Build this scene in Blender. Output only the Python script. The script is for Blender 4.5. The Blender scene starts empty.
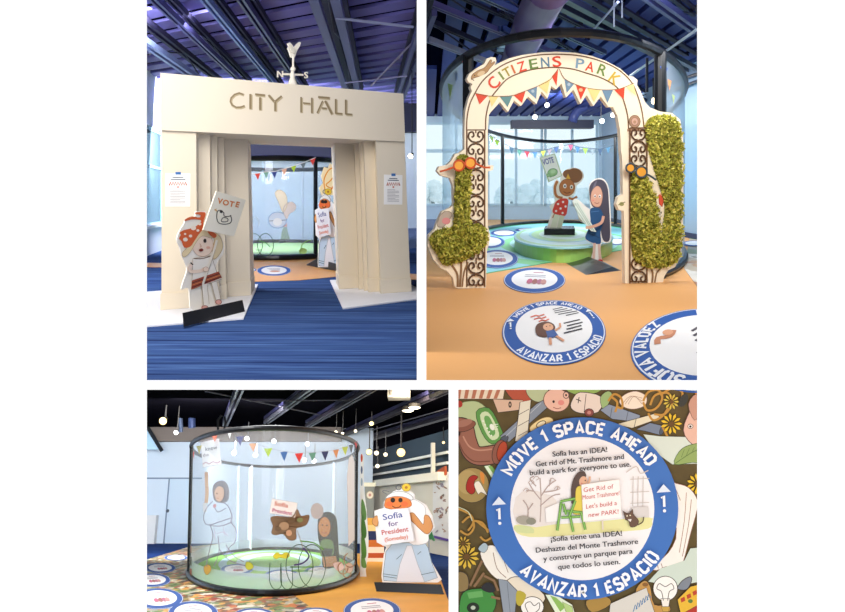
import bpy, bmesh, math, random
from mathutils import Vector, Matrix
from mathutils.geometry import tessellate_polygon
random.seed(7)
SC = bpy.context.scene
COL = SC.collection
F, CX, Y0 = 900.0, 422.5, 200.0          # focal length in pixels, optical centre
K = F/750
sin, cos, pi = math.sin, math.cos, math.pi

# ------------------------------------------------------------------ materials
def lin(h):
    h = h.lstrip('#'); o = []
    for k in (0, 2, 4):
        c = int(h[k:k+2], 16) / 255
        o.append(c/12.92 if c <= .04045 else ((c+.055)/1.055)**2.4)
    return (*o, 1)
_mats = {}
def mat(h, rough=.6, metal=0, spec=.3, noise=0, scale=6, emit=0):
    key = (h, rough, metal, spec, noise, scale, emit)
    if key in _mats: return _mats[key]
    m = bpy.data.materials.new('paint_' + h.lstrip('#')); m.use_nodes = True
    nt = m.node_tree; b = nt.nodes['Principled BSDF']
    b.inputs['Base Color'].default_value = lin(h)
    b.inputs['Roughness'].default_value = rough
    b.inputs['Metallic'].default_value = metal
    b.inputs['Specular IOR Level'].default_value = spec
    if noise:
        tc = nt.nodes.new('ShaderNodeTexCoord'); n = nt.nodes.new('ShaderNodeTexNoise')
        n.inputs['Scale'].default_value = scale
        mx = nt.nodes.new('ShaderNodeMix'); mx.data_type = 'RGBA'
        c = lin(h)
        mx.inputs['A'].default_value = tuple(x*(1-noise) for x in c[:3]) + (1,)
        mx.inputs['B'].default_value = tuple(min(1, x*(1+noise)) for x in c[:3]) + (1,)
        nt.links.new(tc.outputs['Object'], n.inputs['Vector'])
        nt.links.new(n.outputs['Fac'], mx.inputs['Factor'])
        nt.links.new(mx.outputs['Result'], b.inputs['Base Color'])
    if emit:
        b.inputs['Emission Color'].default_value = lin(h)
        b.inputs['Emission Strength'].default_value = emit
    _mats[key] = m
    return m
def glass(name, tint, haze, hazecol, gloss=.05, rough=.05):
    m = bpy.data.materials.new(name); m.use_nodes = True
    nt = m.node_tree; nt.nodes.clear()
    out = nt.nodes.new('ShaderNodeOutputMaterial')
    tr = nt.nodes.new('ShaderNodeBsdfTransparent'); tr.inputs['Color'].default_value = lin(tint)
    di = nt.nodes.new('ShaderNodeBsdfDiffuse'); di.inputs['Color'].default_value = lin(hazecol)
    tl = nt.nodes.new('ShaderNodeBsdfTranslucent'); tl.inputs['Color'].default_value = lin(hazecol)
    gl = nt.nodes.new('ShaderNodeBsdfGlossy'); gl.inputs['Roughness'].default_value = rough
    hz = nt.nodes.new('ShaderNodeMixShader'); hz.inputs[0].default_value = .5
    m1 = nt.nodes.new('ShaderNodeMixShader'); m1.inputs[0].default_value = haze
    m2 = nt.nodes.new('ShaderNodeMixShader'); m2.inputs[0].default_value = gloss
    L = nt.links.new
    L(di.outputs[0], hz.inputs[1]); L(tl.outputs[0], hz.inputs[2])
    L(tr.outputs[0], m1.inputs[1]); L(hz.outputs[0], m1.inputs[2])
    L(m1.outputs[0], m2.inputs[1]); L(gl.outputs[0], m2.inputs[2])
    L(m2.outputs[0], out.inputs['Surface'])
    return m
def carpet(name, stops, scale, rough=.95, turn=0):
    """striped carpet: noise stretched along one direction, run through a colour ramp"""
    m = bpy.data.materials.new(name); m.use_nodes = True
    nt = m.node_tree; b = nt.nodes['Principled BSDF']; b.inputs['Roughness'].default_value = rough
    b.inputs['Specular IOR Level'].default_value = .05
    tc = nt.nodes.new('ShaderNodeTexCoord'); mp = nt.nodes.new('ShaderNodeMapping')
    mp.inputs['Scale'].default_value = scale; mp.inputs['Rotation'].default_value = (0, 0, turn)
    n = nt.nodes.new('ShaderNodeTexNoise'); n.inputs['Scale'].default_value = 1; n.inputs['Detail'].default_value = 5
    r = nt.nodes.new('ShaderNodeValToRGB')
    while len(r.color_ramp.elements) < len(stops): r.color_ramp.elements.new(.5)
    for e, (p, c) in zip(r.color_ramp.elements, stops): e.position = p; e.color = lin(c)
    L = nt.links.new
    L(tc.outputs['Object'], mp.inputs['Vector']); L(mp.outputs['Vector'], n.inputs['Vector'])
    L(n.outputs['Fac'], r.inputs['Fac']); L(r.outputs['Color'], b.inputs['Base Color'])
    return m
def scrap_print(name, scale, cols):
    """printed jumble of paper scraps: voronoi cells picked out of a colour list with dark outlines"""
    m = bpy.data.materials.new(name); m.use_nodes = True
    nt = m.node_tree; b = nt.nodes['Principled BSDF']; b.inputs['Roughness'].default_value = .45
    tc = nt.nodes.new('ShaderNodeTexCoord'); mp = nt.nodes.new('ShaderNodeMapping'); mp.inputs['Scale'].default_value = scale
    nz = nt.nodes.new('ShaderNodeTexNoise'); nz.inputs['Scale'].default_value = 1.4
    ad = nt.nodes.new('ShaderNodeMixRGB'); ad.blend_type = 'ADD'; ad.inputs[0].default_value = .9
    v = nt.nodes.new('ShaderNodeTexVoronoi'); v.inputs['Scale'].default_value = 1
    sp = nt.nodes.new('ShaderNodeSeparateColor')
    r = nt.nodes.new('ShaderNodeValToRGB'); r.color_ramp.interpolation = 'CONSTANT'
    while len(r.color_ramp.elements) < len(cols): r.color_ramp.elements.new(.5)
    for k, c in enumerate(cols): r.color_ramp.elements[k].position = k/len(cols); r.color_ramp.elements[k].color = lin(c)
    L = nt.links.new
    L(tc.outputs['Object'], mp.inputs['Vector']); L(mp.outputs['Vector'], nz.inputs['Vector'])
    L(mp.outputs['Vector'], ad.inputs[1]); L(nz.outputs['Color'], ad.inputs[2])
    L(ad.outputs[0], v.inputs['Vector']); L(v.outputs['Color'], sp.inputs[0]); L(sp.outputs[0], r.inputs['Fac'])
    L(r.outputs['Color'], b.inputs['Base Color'])
    return m

# ------------------------------------------------------------------ rooms: each stands on its own level, the camera H above its floor
class Room:
    def __init__(s, H, yh):
        s.H = H; s.p = math.atan((Y0 - yh)/F)
        s.M = Matrix.Rotation(s.p, 4, 'X') @ Matrix.Translation((0, 0, -H))
        s.Ri = Matrix.Rotation(-s.p, 3, 'X'); s.C = Vector((0, 0, H))
    def ray(s, x, y): return s.Ri @ Vector(((x-CX)/F, 1, (Y0-y)/F))
    def fl(s, x, y, z=0):
        d = s.ray(x, y); return s.C + d*((z-s.H)/d.z)
    def at(s, x, y, dep):
        d = s.ray(x, y); return s.C + d*(dep/d.y)
    def pl(s, x, y, p, n):
        d = s.ray(x, y); return s.C + d*((p-s.C).dot(n)/d.dot(n))
class Plane:
    """a flat board: maps a picture position to its front face, lifted towards the viewer"""
    def __init__(s, R, p, n):
        s.R, s.p, s.n = R, p, n.normalized()
        if s.n.dot(p-R.C) > 0: s.n = -s.n
    def __call__(s, x, y, lift=0): return s.R.pl(x, y, s.p, s.n) + s.n*lift
    @staticmethod
    def through(R, a, b):
        A, B = R.fl(*a), R.fl(*b); return Plane(R, A, (B-A).cross(Vector((0, 0, 1))))
class Oval:
    """upright oval enclosure: plan axes u (across) and e (deep)"""
    def __init__(s, R, cx, near_row, far_dep_b, half):
        s.R = R; d = R.ray(cx, near_row); N = R.fl(cx, near_row); s.e = Vector((d.x, d.y, 0)).normalized()
        s.u = Vector((s.e.y, -s.e.x, 0)); s.b = far_dep_b; s.c = N + s.e*s.b
        dc = s.c.length; s.a = half*math.sqrt(dc*dc - s.b*s.b)/F/abs(s.e.y)
    def pt(s, t, z=0, k=1): return s.c + s.u*(s.a*k*sin(t)) - s.e*(s.b*k*cos(t)) + Vector((0, 0, z))
    def __call__(s, x, y, lift=0, far=False):
        d = s.R.ray(x, y); o = s.R.C - s.c
        du, de, ou, oe = d.dot(s.u)/s.a, d.dot(s.e)/s.b, o.dot(s.u)/s.a, o.dot(s.e)/s.b
        A, B, C = du*du+de*de, ou*du+oe*de, ou*ou+oe*oe-1
        q = max(B*B-A*C, 0); t = (-B + (1 if far else -1)*math.sqrt(q))/A
        return s.R.C + d*t - d.normalized()*lift
    def ang(s, x, far=False):
        p = s(x, Y0 if False else s.R_row, 0, far) - s.c
        return math.atan2(p.dot(s.u)/s.a, -p.dot(s.e)/s.b)
    R_row = 200

# ------------------------------------------------------------------ objects
BASE = {}
def tag(o, label=None, cat=None, group=None, kind=None):
    if label: o['label'] = label
    if cat: o['category'] = cat
    if group: o['group'] = group
    if kind: o['kind'] = kind
    return o
def thing(name, R, base, label, cat, group=None):
    o = bpy.data.objects.new(name, None); COL.objects.link(o); o.empty_display_size = .1
    o.matrix_world = R.M @ Matrix.Translation(base); BASE[o.name] = Vector(base)
    return tag(o, label, cat, group)
def link(name, verts, faces, mats, idx, R, parent=None, smooth=False):
    me = bpy.data.meshes.new(name)
    if parent is not None: base = BASE[parent.name]
    else:
        mn = [min(v[k] for v in verts) for k in range(3)]; mx = [max(v[k] for v in verts) for k in range(3)]
        base = Vector(((mn[0]+mx[0])/2, (mn[1]+mx[1])/2, mn[2]))
    me.from_pydata([tuple(Vector(v)-base) for v in verts], [], faces)
    for m in mats: me.materials.append(m)
    if idx: me.polygons.foreach_set('material_index', idx)
    if smooth: me.polygons.foreach_set('use_smooth', [True]*len(faces))
    me.update()
    o = bpy.data.objects.new(name, me); COL.objects.link(o)
    if parent is not None: o.parent = parent
    else: o.matrix_world = R.M @ Matrix.Translation(base)
    BASE[o.name] = base
    return o
Z = Vector((0, 0, 1))
class MB:
    def __init__(s): s.v = []; s.f = []; s.smooth = False
    def add(s, vs, fs):
        n = len(s.v); s.v += [Vector(v) for v in vs]; s.f += [tuple(i+n for i in f) for f in fs]; return s
    def box(s, o, a, b, c):
        o, a, b, c = Vector(o), Vector(a), Vector(b), Vector(c)
        return s.add([o, o+a, o+a+b, o+b, o+c, o+a+c, o+a+b+c, o+b+c],
                     [(0,3,2,1), (4,5,6,7), (0,1,5,4), (1,2,6,5), (2,3,7,6), (3,0,4,7)])
    def prism(s, pts, z0, z1):
        pts = [Vector((p[0], p[1], 0)) for p in pts]
        return s.slab([p+Z*z0 for p in pts], Z*(z1-z0))
    def slab(s, pts, d):
        pts = [Vector(p) for p in pts]; n = len(pts)
        tr = tessellate_polygon([pts])
        fs = [tuple(t) for t in tr] + [tuple(i+n for i in reversed(t)) for t in tr]
        fs += [(i, (i+1) % n, (i+1) % n + n, i+n) for i in range(n)]
        return s.add(pts + [p+Vector(d) for p in pts], fs)
    def tube(s, pts, r, n=8, closed=False, taper=None):
        pts = [Vector(p) for p in pts]; k = len(pts); vs = []; fs = []
        up = None
        for i, p in enumerate(pts):
            a = pts[(i-1) % k] if (closed or i) else p; b = pts[(i+1) % k] if (closed or i < k-1) else p
            t = (b-a).normalized()
            if up is None or abs(up.dot(t)) > .98: up = Z if abs(t.z) < .9 else Vector((1, 0, 0))
            x = t.cross(up).normalized(); y = x.cross(t); up = y
            rr = r if taper is None else r*taper[i]
            vs += [p + (x*cos(2*pi*j/n) + y*sin(2*pi*j/n))*rr for j in range(n)]
        for i in range(k if closed else k-1):
            for j in range(n):
                fs.append((i*n+j, i*n+(j+1) % n, ((i+1) % k)*n+(j+1) % n, ((i+1) % k)*n+j))
        if not closed: fs += [tuple(range(n))[::-1], tuple(range((k-1)*n, k*n))]
        return s.add(vs, fs)
    def bar(s, a, b, w, h):
        """square section bar hanging below the line a-b"""
        a, b = Vector(a), Vector(b); t = (b-a).normalized(); x = t.cross(Z).normalized()*w
        return s.box(a-x/2-Z*h, b-a, x, Z*h)
    def ball(s, c, r, n=10, sq=(1, 1, 1)):
        vs = []; fs = []; c = Vector(c); m = n//2
        for i in range(m+1):
            for j in range(n):
                th = pi*i/m; ph = 2*pi*j/n
                vs.append(c + Vector((sin(th)*cos(ph)*sq[0], sin(th)*sin(ph)*sq[1], cos(th)*sq[2]))*r)
        for i in range(m):
            for j in range(n): fs.append((i*n+j, i*n+(j+1) % n, (i+1)*n+(j+1) % n, (i+1)*n+j))
        return s.add(vs, fs)
    def lathe(s, c, axis, prof, n=14):
        """profile of (radius, distance along axis)"""
        c = Vector(c); t = Vector(axis).normalized(); x = t.cross(Z if abs(t.z) < .9 else Vector((1, 0, 0))).normalized(); y = t.cross(x)
        vs = [c + t*h + (x*cos(2*pi*j/n) + y*sin(2*pi*j/n))*r for r, h in prof for j in range(n)]
        fs = [(i*n+j, i*n+(j+1) % n, (i+1)*n+(j+1) % n, (i+1)*n+j) for i in range(len(prof)-1) for j in range(n)]
        return s.add(vs, fs)
    def build(s, name, m, R, parent=None, smooth=False): return link(name, s.v, s.f, [m], None, R, parent, smooth)

# ------------------------------------------------------------------ flat printed artwork
def curve(pts, closed, n=6):
    """Catmull-Rom through the points"""
    k = len(pts); out = []
    if k < 3: return pts
    for i in range(k if closed else k-1):
        g = (lambda j: pts[j % k]) if closed else (lambda j: pts[min(max(j, 0), k-1)])
        p0, p1, p2, p3 = g(i-1), g(i), g(i+1), g(i+2)
        for q in range(n):
            t = q/n
            out.append(tuple(.5*(2*p1[c] + (p2[c]-p0[c])*t + (2*p0[c]-5*p1[c]+4*p2[c]-p3[c])*t*t + (3*p1[c]-p0[c]-3*p2[c]+p3[c])*t**3) for c in (0, 1)))
    if not closed: out.append(tuple(pts[-1]))
    return out
_txt = {}
def glyphs(s, weight):
    if (s, weight) in _txt: return _txt[s, weight]
    cu = bpy.data.curves.new('lettering', 'FONT'); cu.body = s; cu.align_x = 'CENTER'; cu.offset = weight; cu.resolution_u = 3
    o = bpy.data.objects.new('lettering', cu); COL.objects.link(o)
    dg = bpy.context.evaluated_depsgraph_get(); me = bpy.data.meshes.new_from_object(o.evaluated_get(dg))
    me.calc_loop_triangles()
    v = [(a.co.x, a.co.y) for a in me.vertices]; f = [tuple(t.vertices) for t in me.loop_triangles]
    bpy.data.objects.remove(o); bpy.data.meshes.remove(me); bpy.data.curves.remove(cu)
    _txt[s, weight] = (v, f); return v, f
class Art:
    def __init__(s, fmap, yup=False, lift=.002, step=.0004):
        s.m = fmap; s.g = 1 if yup else -1; s.v = []; s.f = []; s.i = []; s.mats = []; s.lift = lift; s.step = step; s.rough = .55
    def slot(s, c):
        m = mat(c, s.rough)
        if m not in s.mats: s.mats.append(m)
        return s.mats.index(m)
    def put(s, pts, faces, c):
        n = len(s.v); s.v += [s.m(p[0], p[1], s.lift) for p in pts]
        s.f += [tuple(i+n for i in f) for f in faces]; s.i += [s.slot(c)]*len(faces); s.lift += s.step
    def poly(s, pts, c, smooth=0, edge=None, w=.6):
        if smooth: pts = curve(pts, True, smooth)
        s.put(pts, [tuple(t) for t in tessellate_polygon([[Vector((p[0], p[1], 0)) for p in pts]])], c)
        if edge: s.line(pts, w, edge, closed=True)
        return s
    def line(s, pts, w, c, smooth=0, closed=False):
        if smooth: pts = curve(pts, closed, smooth)
        k = len(pts); vs = []
        for i, p in enumerate(pts):
            a = pts[(i-1) % k] if (closed or i) else p; b = pts[(i+1) % k] if (closed or i < k-1) else p
            dx, dy = b[0]-a[0], b[1]-a[1]; l = math.hypot(dx, dy) or 1
            ox, oy = -dy/l*w/2, dx/l*w/2
            vs += [(p[0]+ox, p[1]+oy), (p[0]-ox, p[1]-oy)]
        s.put(vs, [(2*i, 2*i+1, 2*((i+1) % k)+1, 2*((i+1) % k)) for i in range(k if closed else k-1)], c); return s
    def ell(s, x, y, rx, ry, c, rot=0, edge=None, w=.6, n=28):
        cr, sr = cos(rot), sin(rot)
        return s.poly([(x+rx*cos(2*pi*i/n)*cr-ry*sin(2*pi*i/n)*sr, y+rx*cos(2*pi*i/n)*sr+ry*sin(2*pi*i/n)*cr) for i in range(n)], c, 0, edge, w)
    def text(s, t, x, y, size, c, rot=0, weight=.0, fitw=None, bend=None, shear=0):
        v, f = glyphs(t, weight)
        xs = [p[0] for p in v]; w = max(xs)-min(xs); mid = (max(xs)+min(xs))/2
        sx = fitw/w if fitw else size
        vs = []
        for a, b in v:
            a = (a-mid)*sx + shear*b*size; b = b*size
            if bend:
                cx, cy, r, a0, side, asp = bend
                th = a0 - a/r if side > 0 else a0 + a/r; rr = r+b if side > 0 else r-b
                vs.append((cx + rr*cos(th), cy + s.g*asp*rr*sin(th)))
            else:
                th = math.radians(rot)
                vs.append((x + a*cos(th) - b*sin(th), y + s.g*(a*sin(th) + b*cos(th))))
        s.put(vs, f, c); return s
    def stencil(s, t, size, c, bend, sw=.25, gap=.2):
        """block stencil capitals set round an arc"""
        segs = []; x = 0
        for ch in t:
            if ch == ' ': x += .5; continue
            w, ls = STENCIL[ch]; segs += [[(x+a, b) for a, b in l] for l in ls]; x += w+gap+sw*.5
        x -= gap+sw*.5; cx, cy, r, a0, side, asp = bend; vs = []; fs = []
        for l in segs:
            n0 = len(vs)
            for i, p in enumerate(l):
                a = l[max(i-1, 0)]; b = l[min(i+1, len(l)-1)]
                d1 = Vector((p[0]-a[0], p[1]-a[1])); d2 = Vector((b[0]-p[0], b[1]-p[1]))
                if d1.length: d1.normalize()
                if d2.length: d2.normalize()
                d = (d1+d2).normalized(); nn = Vector((-d.y, d.x)); k = 1
                if i and i < len(l)-1: k = min(1/max(abs(nn.dot(Vector((-d1.y, d1.x)))), .3), 1.7)
                for q in (.5, -.5):
                    u = ((p[0]+nn.x*sw*q*k)-x/2)*size; v = (p[1]+nn.y*sw*q*k)*size
                    th = a0-u/r if side > 0 else a0+u/r; rr = r+v if side > 0 else r-v
                    vs.append((cx+rr*cos(th), cy+s.g*asp*rr*sin(th)))
            fs += [(n0+2*i, n0+2*i+1, n0+2*i+3, n0+2*i+2) for i in range(len(l)-1)]
        s.put(vs, fs, c); return s
    def build(s, name, R, parent=None): return link(name, s.v, s.f, s.mats, s.i, R, parent)
_P = [[(0, 0), (0, 1)], [(.1, 1), (.42, 1), (.55, .85), (.55, .6), (.42, .45), (.1, .45)]]
STENCIL = {'M': (.8, [[(0, 0), (0, 1), (.4, .3), (.8, 1), (.8, 0)]]), 'O': (.62, [[(.25, 0), (.12, 0), (0, .15), (0, .85), (.12, 1), (.25, 1)], [(.37, 0), (.5, 0), (.62, .15), (.62, .85), (.5, 1), (.37, 1)]]),
    'V': (.6, [[(0, 1), (.3, 0), (.6, 1)]]), 'E': (.5, [[(0, 0), (0, 1)], [(.14, 1), (.52, 1)], [(.14, .5), (.44, .5)], [(.14, 0), (.52, 0)]]), '1': (.28, [[(0, .76), (.2, 1), (.2, 0)]]),
    'S': (.57, [[(.56, .82), (.43, 1), (.13, 1), (0, .85), (0, .64), (.12, .53), (.45, .47), (.57, .36), (.57, .15), (.44, 0), (.13, 0), (0, .18)]]), 'P': (.55, _P), 'R': (.57, _P+[[(.28, .42), (.58, 0)]]),
    'A': (.62, [[(0, 0), (.31, 1), (.62, 0)], [(.2, .28), (.42, .28)]]), 'C': (.55, [[(.55, .8), (.55, .86), (.43, 1), (.13, 1), (0, .85), (0, .15), (.13, 0), (.43, 0), (.55, .14), (.55, .2)]]),
    'H': (.55, [[(0, 0), (0, 1)], [(.55, 0), (.55, 1)], [(.14, .5), (.41, .5)]]), 'D': (.58, [[(0, 0), (0, 1)], [(.14, 1), (.4, 1), (.58, .82), (.58, .18), (.4, 0), (.14, 0)]]),
    'N': (.58, [[(0, 0), (0, 1), (.58, 0), (.58, 1)]]), 'Z': (.55, [[(0, 1), (.55, 1), (0, 0), (.55, 0)]]), 'I': (.05, [[(.02, 0), (.02, 1)]]), 'L': (.48, [[(0, 1), (0, 0), (.48, 0)]]), 'F': (.5, [[(0, 0), (0, 1)], [(.14, 1), (.5, 1)], [(.14, .5), (.42, .5)]])}
def board(plane, outline, thick, R, name, parent, col='f4efe2', smooth=0):
    pts = curve(outline, True, smooth) if smooth else outline
    return MB().slab([plane(*p) for p in pts], plane.n*-thick).build(name, mat(col), R, parent)

# ------------------------------------------------------------------ camera, light
cam = bpy.data.cameras.new('camera'); co = bpy.data.objects.new('camera', cam); COL.objects.link(co)
cam.sensor_width = 36; cam.lens = 36*F/845; cam.shift_y = (Y0-306)/845; cam.clip_start = .05; cam.clip_end = 500
co.rotation_euler = (pi/2, 0, 0); SC.camera = co
w = bpy.data.worlds.new('sky'); SC.world = w; w.use_nodes = True
w.node_tree.nodes['Background'].inputs[0].default_value = (1, 1, 1, 1)
w.node_tree.nodes['Background'].inputs[1].default_value = 1.15
SC.view_settings.view_transform = 'Standard'; SC.view_settings.look = 'None'; SC.view_settings.gamma = 1; SC.view_settings.exposure = 0
def lamp(R, loc, target, size, power, col=(1, 1, 1), sy=None):
    l = bpy.data.lights.new('added_light', 'AREA'); l.energy = power; l.size = size; l.color = col  # added area light to brighten a room, not a ceiling fixture
    if sy: l.shape = 'RECTANGLE'; l.size_y = sy
    o = bpy.data.objects.new('added_light', l); COL.objects.link(o)
    d = (Vector(target)-Vector(loc)).normalized()
    o.matrix_world = R.M @ Matrix.Translation(loc) @ d.to_track_quat('-Z', 'Y').to_matrix().to_4x4()
    return o

# ------------------------------------------------------------------ the white front wall with four openings
FW = Room(0, Y0)
WY = 4.6
def wp(x, y): return FW.at(x, y, WY)
xs = [-500, 146.2, 416.8, 426.3, 448.7, 458.3, 697.8, 1400]
mb = MB()
def wrect(x0, y0, x1, y1):
    a, b, c, d = wp(x0, y0), wp(x1, y0), wp(x1, y1), wp(x0, y1); mb.slab([a, b, c, d], (0, .012, 0))
TOP, BOT = -24, 900
wrect(-500, TOP, 146.2, BOT); wrect(697.8, TOP, 1400, BOT); wrect(146.2, 380.6, 697.8, 389.7)
wrect(416.8, TOP, 426.3, 380.6); wrect(448.7, 389.7, 458.3, BOT)
wrect(146.2, TOP, 416.8, -12); wrect(426.3, TOP, 697.8, -12); wrect(146.2, 625, 448.7, BOT); wrect(458.3, 625, 697.8, BOT)
tag(mb.build('wall_front', mat('ffffff', .9, spec=0), FW), kind='structure')

RIM = mat('0d0f12', .35); BLACK = mat('101013', .4)
_seen = set()
PLURAL = {'spotlight': 'spotlights', 'roof_joist': 'steel roof joists', 'sway_brace': 'brace rods', 'info_sheet': 'notice sheets', 'base_plate': 'white floor plates', 'conduit': 'thin conduits',
          'hanger_rod': 'hanger rods', 'junction_box': 'blue junction boxes', 'air_duct': 'air ducts', 'wall_pipe': 'wall pipes', 'tree': 'trees outside the window', 'child_standee': 'cut-out children',
          'hanging_pipe': 'hanging pipes', 'downlight': 'flat downlights', 'guard_rail': 'white guard rails', 'floor_sticker': 'blue ringed floor stickers'}
def autogroup(room):
    """repeats of one kind in one room share a group"""
    new = [o for o in bpy.data.objects if o.name not in _seen and o.get('category') and not o.get('group')]
    kinds = {}
    for o in new: kinds.setdefault(o.name.split('.')[0], []).append(o)
    for k, L in kinds.items():
        if len(L) > 1:
            for o in L: o['group'] = PLURAL.get(k, k.replace('_', ' ')+'s') + ' in the ' + room
    _seen.update(o.name for o in bpy.data.objects)
# ================================================================== ROOM WITH THE CITY HALL FRONT
R = Room(1.25, 200)
fv = [Vector((-9, 6.2, 0)), Vector((0, 6.2, 0)), Vector((0, 28, 0)), Vector((-14, 28, 0))]
tag(MB().slab(fv, (0, 0, -.02)).build('floor', carpet('striped_blue_carpet',
    [(.25, '151f48'), (.38, '20315f'), (.46, '3b5788'), (.52, '283d72'), (.58, '486698'), (.66, '25376a'), (.8, '6280ac')], (.3, 8, 1), turn=.06), R), kind='structure')
# orange vinyl laid on the carpet behind the doorway
op = [(100, 266), (160, 267), (215, 280), (254, 281.5), (300, 280), (336, 276.5), (380, 277), (424, 280), (424, 274.5), (385, 272), (345, 262), (320, 250), (255, 250), (215, 255), (190, 262), (160, 263), (100, 261.5)]
tag(MB().slab([R.fl(*p, .006) for p in op], (0, 0, -.005)).build('floor_vinyl', mat('e8a75c', .35), R), kind='structure')
# walls: window wall on the left, grey wall at the back, partition on the right
A, B = R.fl(147, 256), R.fl(160, 251); wd = (B-A).normalized(); wn = Vector((-wd.y, wd.x, 0))*.1
def wallbit(mb, t0, t1, z0, z1): mb.box(A+wd*t0+Z*z0, wd*(t1-t0), wn, Z*(z1-z0))
mb = MB(); wallbit(mb, -9, 8, 0, .66); wallbit(mb, -9, 8, 2.95, 4.2)
for t in (-6, -3.2, 8): wallbit(mb, t, t+.3, .66, 2.95)
tag(mb.build('wall_left', mat('d5dbe6', .8), R), kind='structure')
for k, (t0, t1) in enumerate(((-5.7, -3.2), (-2.9, 8))):
    f = MB()
    for z in (.66, 2.0, 2.87): f.box(A+wd*t0+Z*z+wn*.3, wd*(t1-t0), wn*.4, Z*.06)
    for t in (t0, (t0+t1)/2, t1-.08): f.box(A+wd*t+Z*.66+wn*.3, wd*.08, wn*.4, Z*2.29)
    wo = tag(f.build('window_%d' % (k+1), mat('8fb2c4', .4), R), kind='structure')
    MB().box(A+wd*t0+Z*.66+wn*.5, wd*(t1-t0), wn*.05, Z*2.29).build('glazing', glass('window_glass', 'e6f6fc', .1, 'cfeaf6'), R, wo)
sill = MB(); sill.box(A+wd*-9+Z*.62-wn*1.2, wd*17, wn*1.3, Z*.06)
tag(sill.build('trim_1', mat('eef1f5', .5), R), kind='structure')
mb = MB().box((-8.6, 27.6, 0), (8.57, 0, 0), (0, .2, 0), (0, 0, 4.3))
tag(mb.build('wall_back', mat('b9c3cf', .9), R), kind='structure')
pw = [Vector(R.ray(421.5, 200)) for _ in (0,)][0]; pd = Vector((pw.x, pw.y, 0)).normalized()
mb = MB().box(pd*6.3, pd*21.6, (.03, 0, 0), (0, 0, 4.4))
tag(mb.build('wall_right', mat('9aa3b4', .9), R), kind='structure')
# dark bulkhead; its lower middle box stands in for the dark ceiling behind
tag(MB().box((-8.6, 27, 3.3), (8.5, 0, 0), (0, .5, 0), (0, 0, .95)).box((-5.6, 26.6, 2.45), (3.2, 0, 0), (0, .4, 0), (0, 0, 1.75)).build('trim_2', mat('23243a', .8), R), kind='structure')
for k, px in enumerate((150, 155)):
    pass
# steel deck ceiling: troughs running off to the left, open joists running away
ZC = 4.2
def aim(vx): d = R.ray(vx, 200); return Vector((d.x, d.y, 0)).normalized()
rib, joi = aim(-680), aim(376)
tag(MB().slab([Vector((-14, 9.6, ZC)), Vector((0, 9.6, ZC)), Vector((0, 28, ZC)), Vector((-14, 28, ZC))], (0, 0, .06)).build('ceiling', mat('0b0a20', .9, spec=0), R), kind='structure')  # near black puts the shade of the deck grooves into the colour
mb = MB(); y = -6.0; perp = Vector((0, .55, 0))
while y < 27:
    s0 = max(0, (9.7-y)/rib.y); s1 = min(13.9/abs(rib.x), (27-y)/rib.y)
    if s1-s0 > .5:
        a = Vector((-.03, y, ZC)); mb.slab([a+rib*s0, a+rib*s0+perp, a+rib*s1+perp, a+rib*s1], Z*-.05)
    y += .86
tag(mb.build('ceiling_decking', mat('706db6', .6, spec=.1), R), kind='structure')  # lighter tone puts the lit faces of the pans into the colour
def joist(p0, p1, zb, dep, name, label, mcol, w=.1, R=R, ext=(0, 0), webs=True, group=None, pitch=2.6):
    a, b = R.fl(*p0, zb), R.fl(*p1, zb); d = (b-a); L = d.length; d.normalize(); a -= d*ext[0]; L += ext[0]+ext[1]
    x = d.cross(Z).normalized()
    o = thing(name, R, a, label, 'beam', group)
    m = MB()
    for q in (-w*.55, w*.2): m.box(a+x*q, d*L, x*w*.35, Z*.09)
    m.build('bottom_chord', mat(mcol, .4, .2), R, o)
    m = MB()
    for q in (-w*.55, w*.2): m.box(a+x*q+Z*(dep-.09), d*L, x*w*.35, Z*.09)
    m.build('top_chord', mat('1d1b3c', .6), R, o)
    if webs:
        m = MB(); n = max(2, int(L/pitch)); n += n % 2
        m.tube([a+d*(L*i/n)+Z*(.04 if i % 2 else dep-.05) for i in range(n+1)], .016, 6)
        m.build('web', mat('1f1d3c', .5), R, o)
    return o
joist((152, 0), (231, 74), 3.8, .3, 'roof_joist', 'dark blue open steel joist over the left end of the cream beam', '45457e', ext=(1, 3))
joist((203, 0), (268, 78), 3.8, .3, 'roof_joist', 'bright blue roof joist ending above the letter C of the hall front', '6f86c2', ext=(1, 3))
joist((240, 0), (291, 74), 3.8, .3, 'roof_joist', 'dark steel roof joist running down behind the weather vane', '3c3a70', ext=(1, 4))
joist((324, 0), (350, 86), 3.6, .5, 'roof_girder', 'heavy purple roof girder right of the weather vane', '4a4784', w=.34, ext=(1, 4))
joist((424, 30), (403, 92), 3.7, .4, 'roof_joist', 'dark blue roof joist at the right edge above the hall front', '3b3d74', w=.2, ext=(1, 3))
joist((140, 42), (187, 74), 3.6, .4, 'roof_joist', 'pale edged blue roof joist lowest on the left over the windows', '7d8fc0', w=.16, ext=(1, 4))
def rod(name, label, a, b, r, col, cat='brace', R=R, group=None):
    m = MB().tube([a, b], r, 6); o = m.build(name, mat(col, .4), R); return tag(o, label, cat, group)
rod('sway_brace', 'thin grey brace rod running from the purple girder to the right edge joist', R.fl(336, 18, 3.6), R.fl(413, 27, 3.6), .02, '8a8fae')
rod('sway_brace', 'thin slanting rod behind the right end of the cream beam', R.fl(371, 86, 3.3), R.fl(415, 40, 3.9), .016, '7b7a92')
rod('sway_brace', 'short level rod low behind the right end of the cream beam', R.fl(345, 83, 3.4), R.fl(407, 76, 3.4), .014, '77789a')

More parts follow.
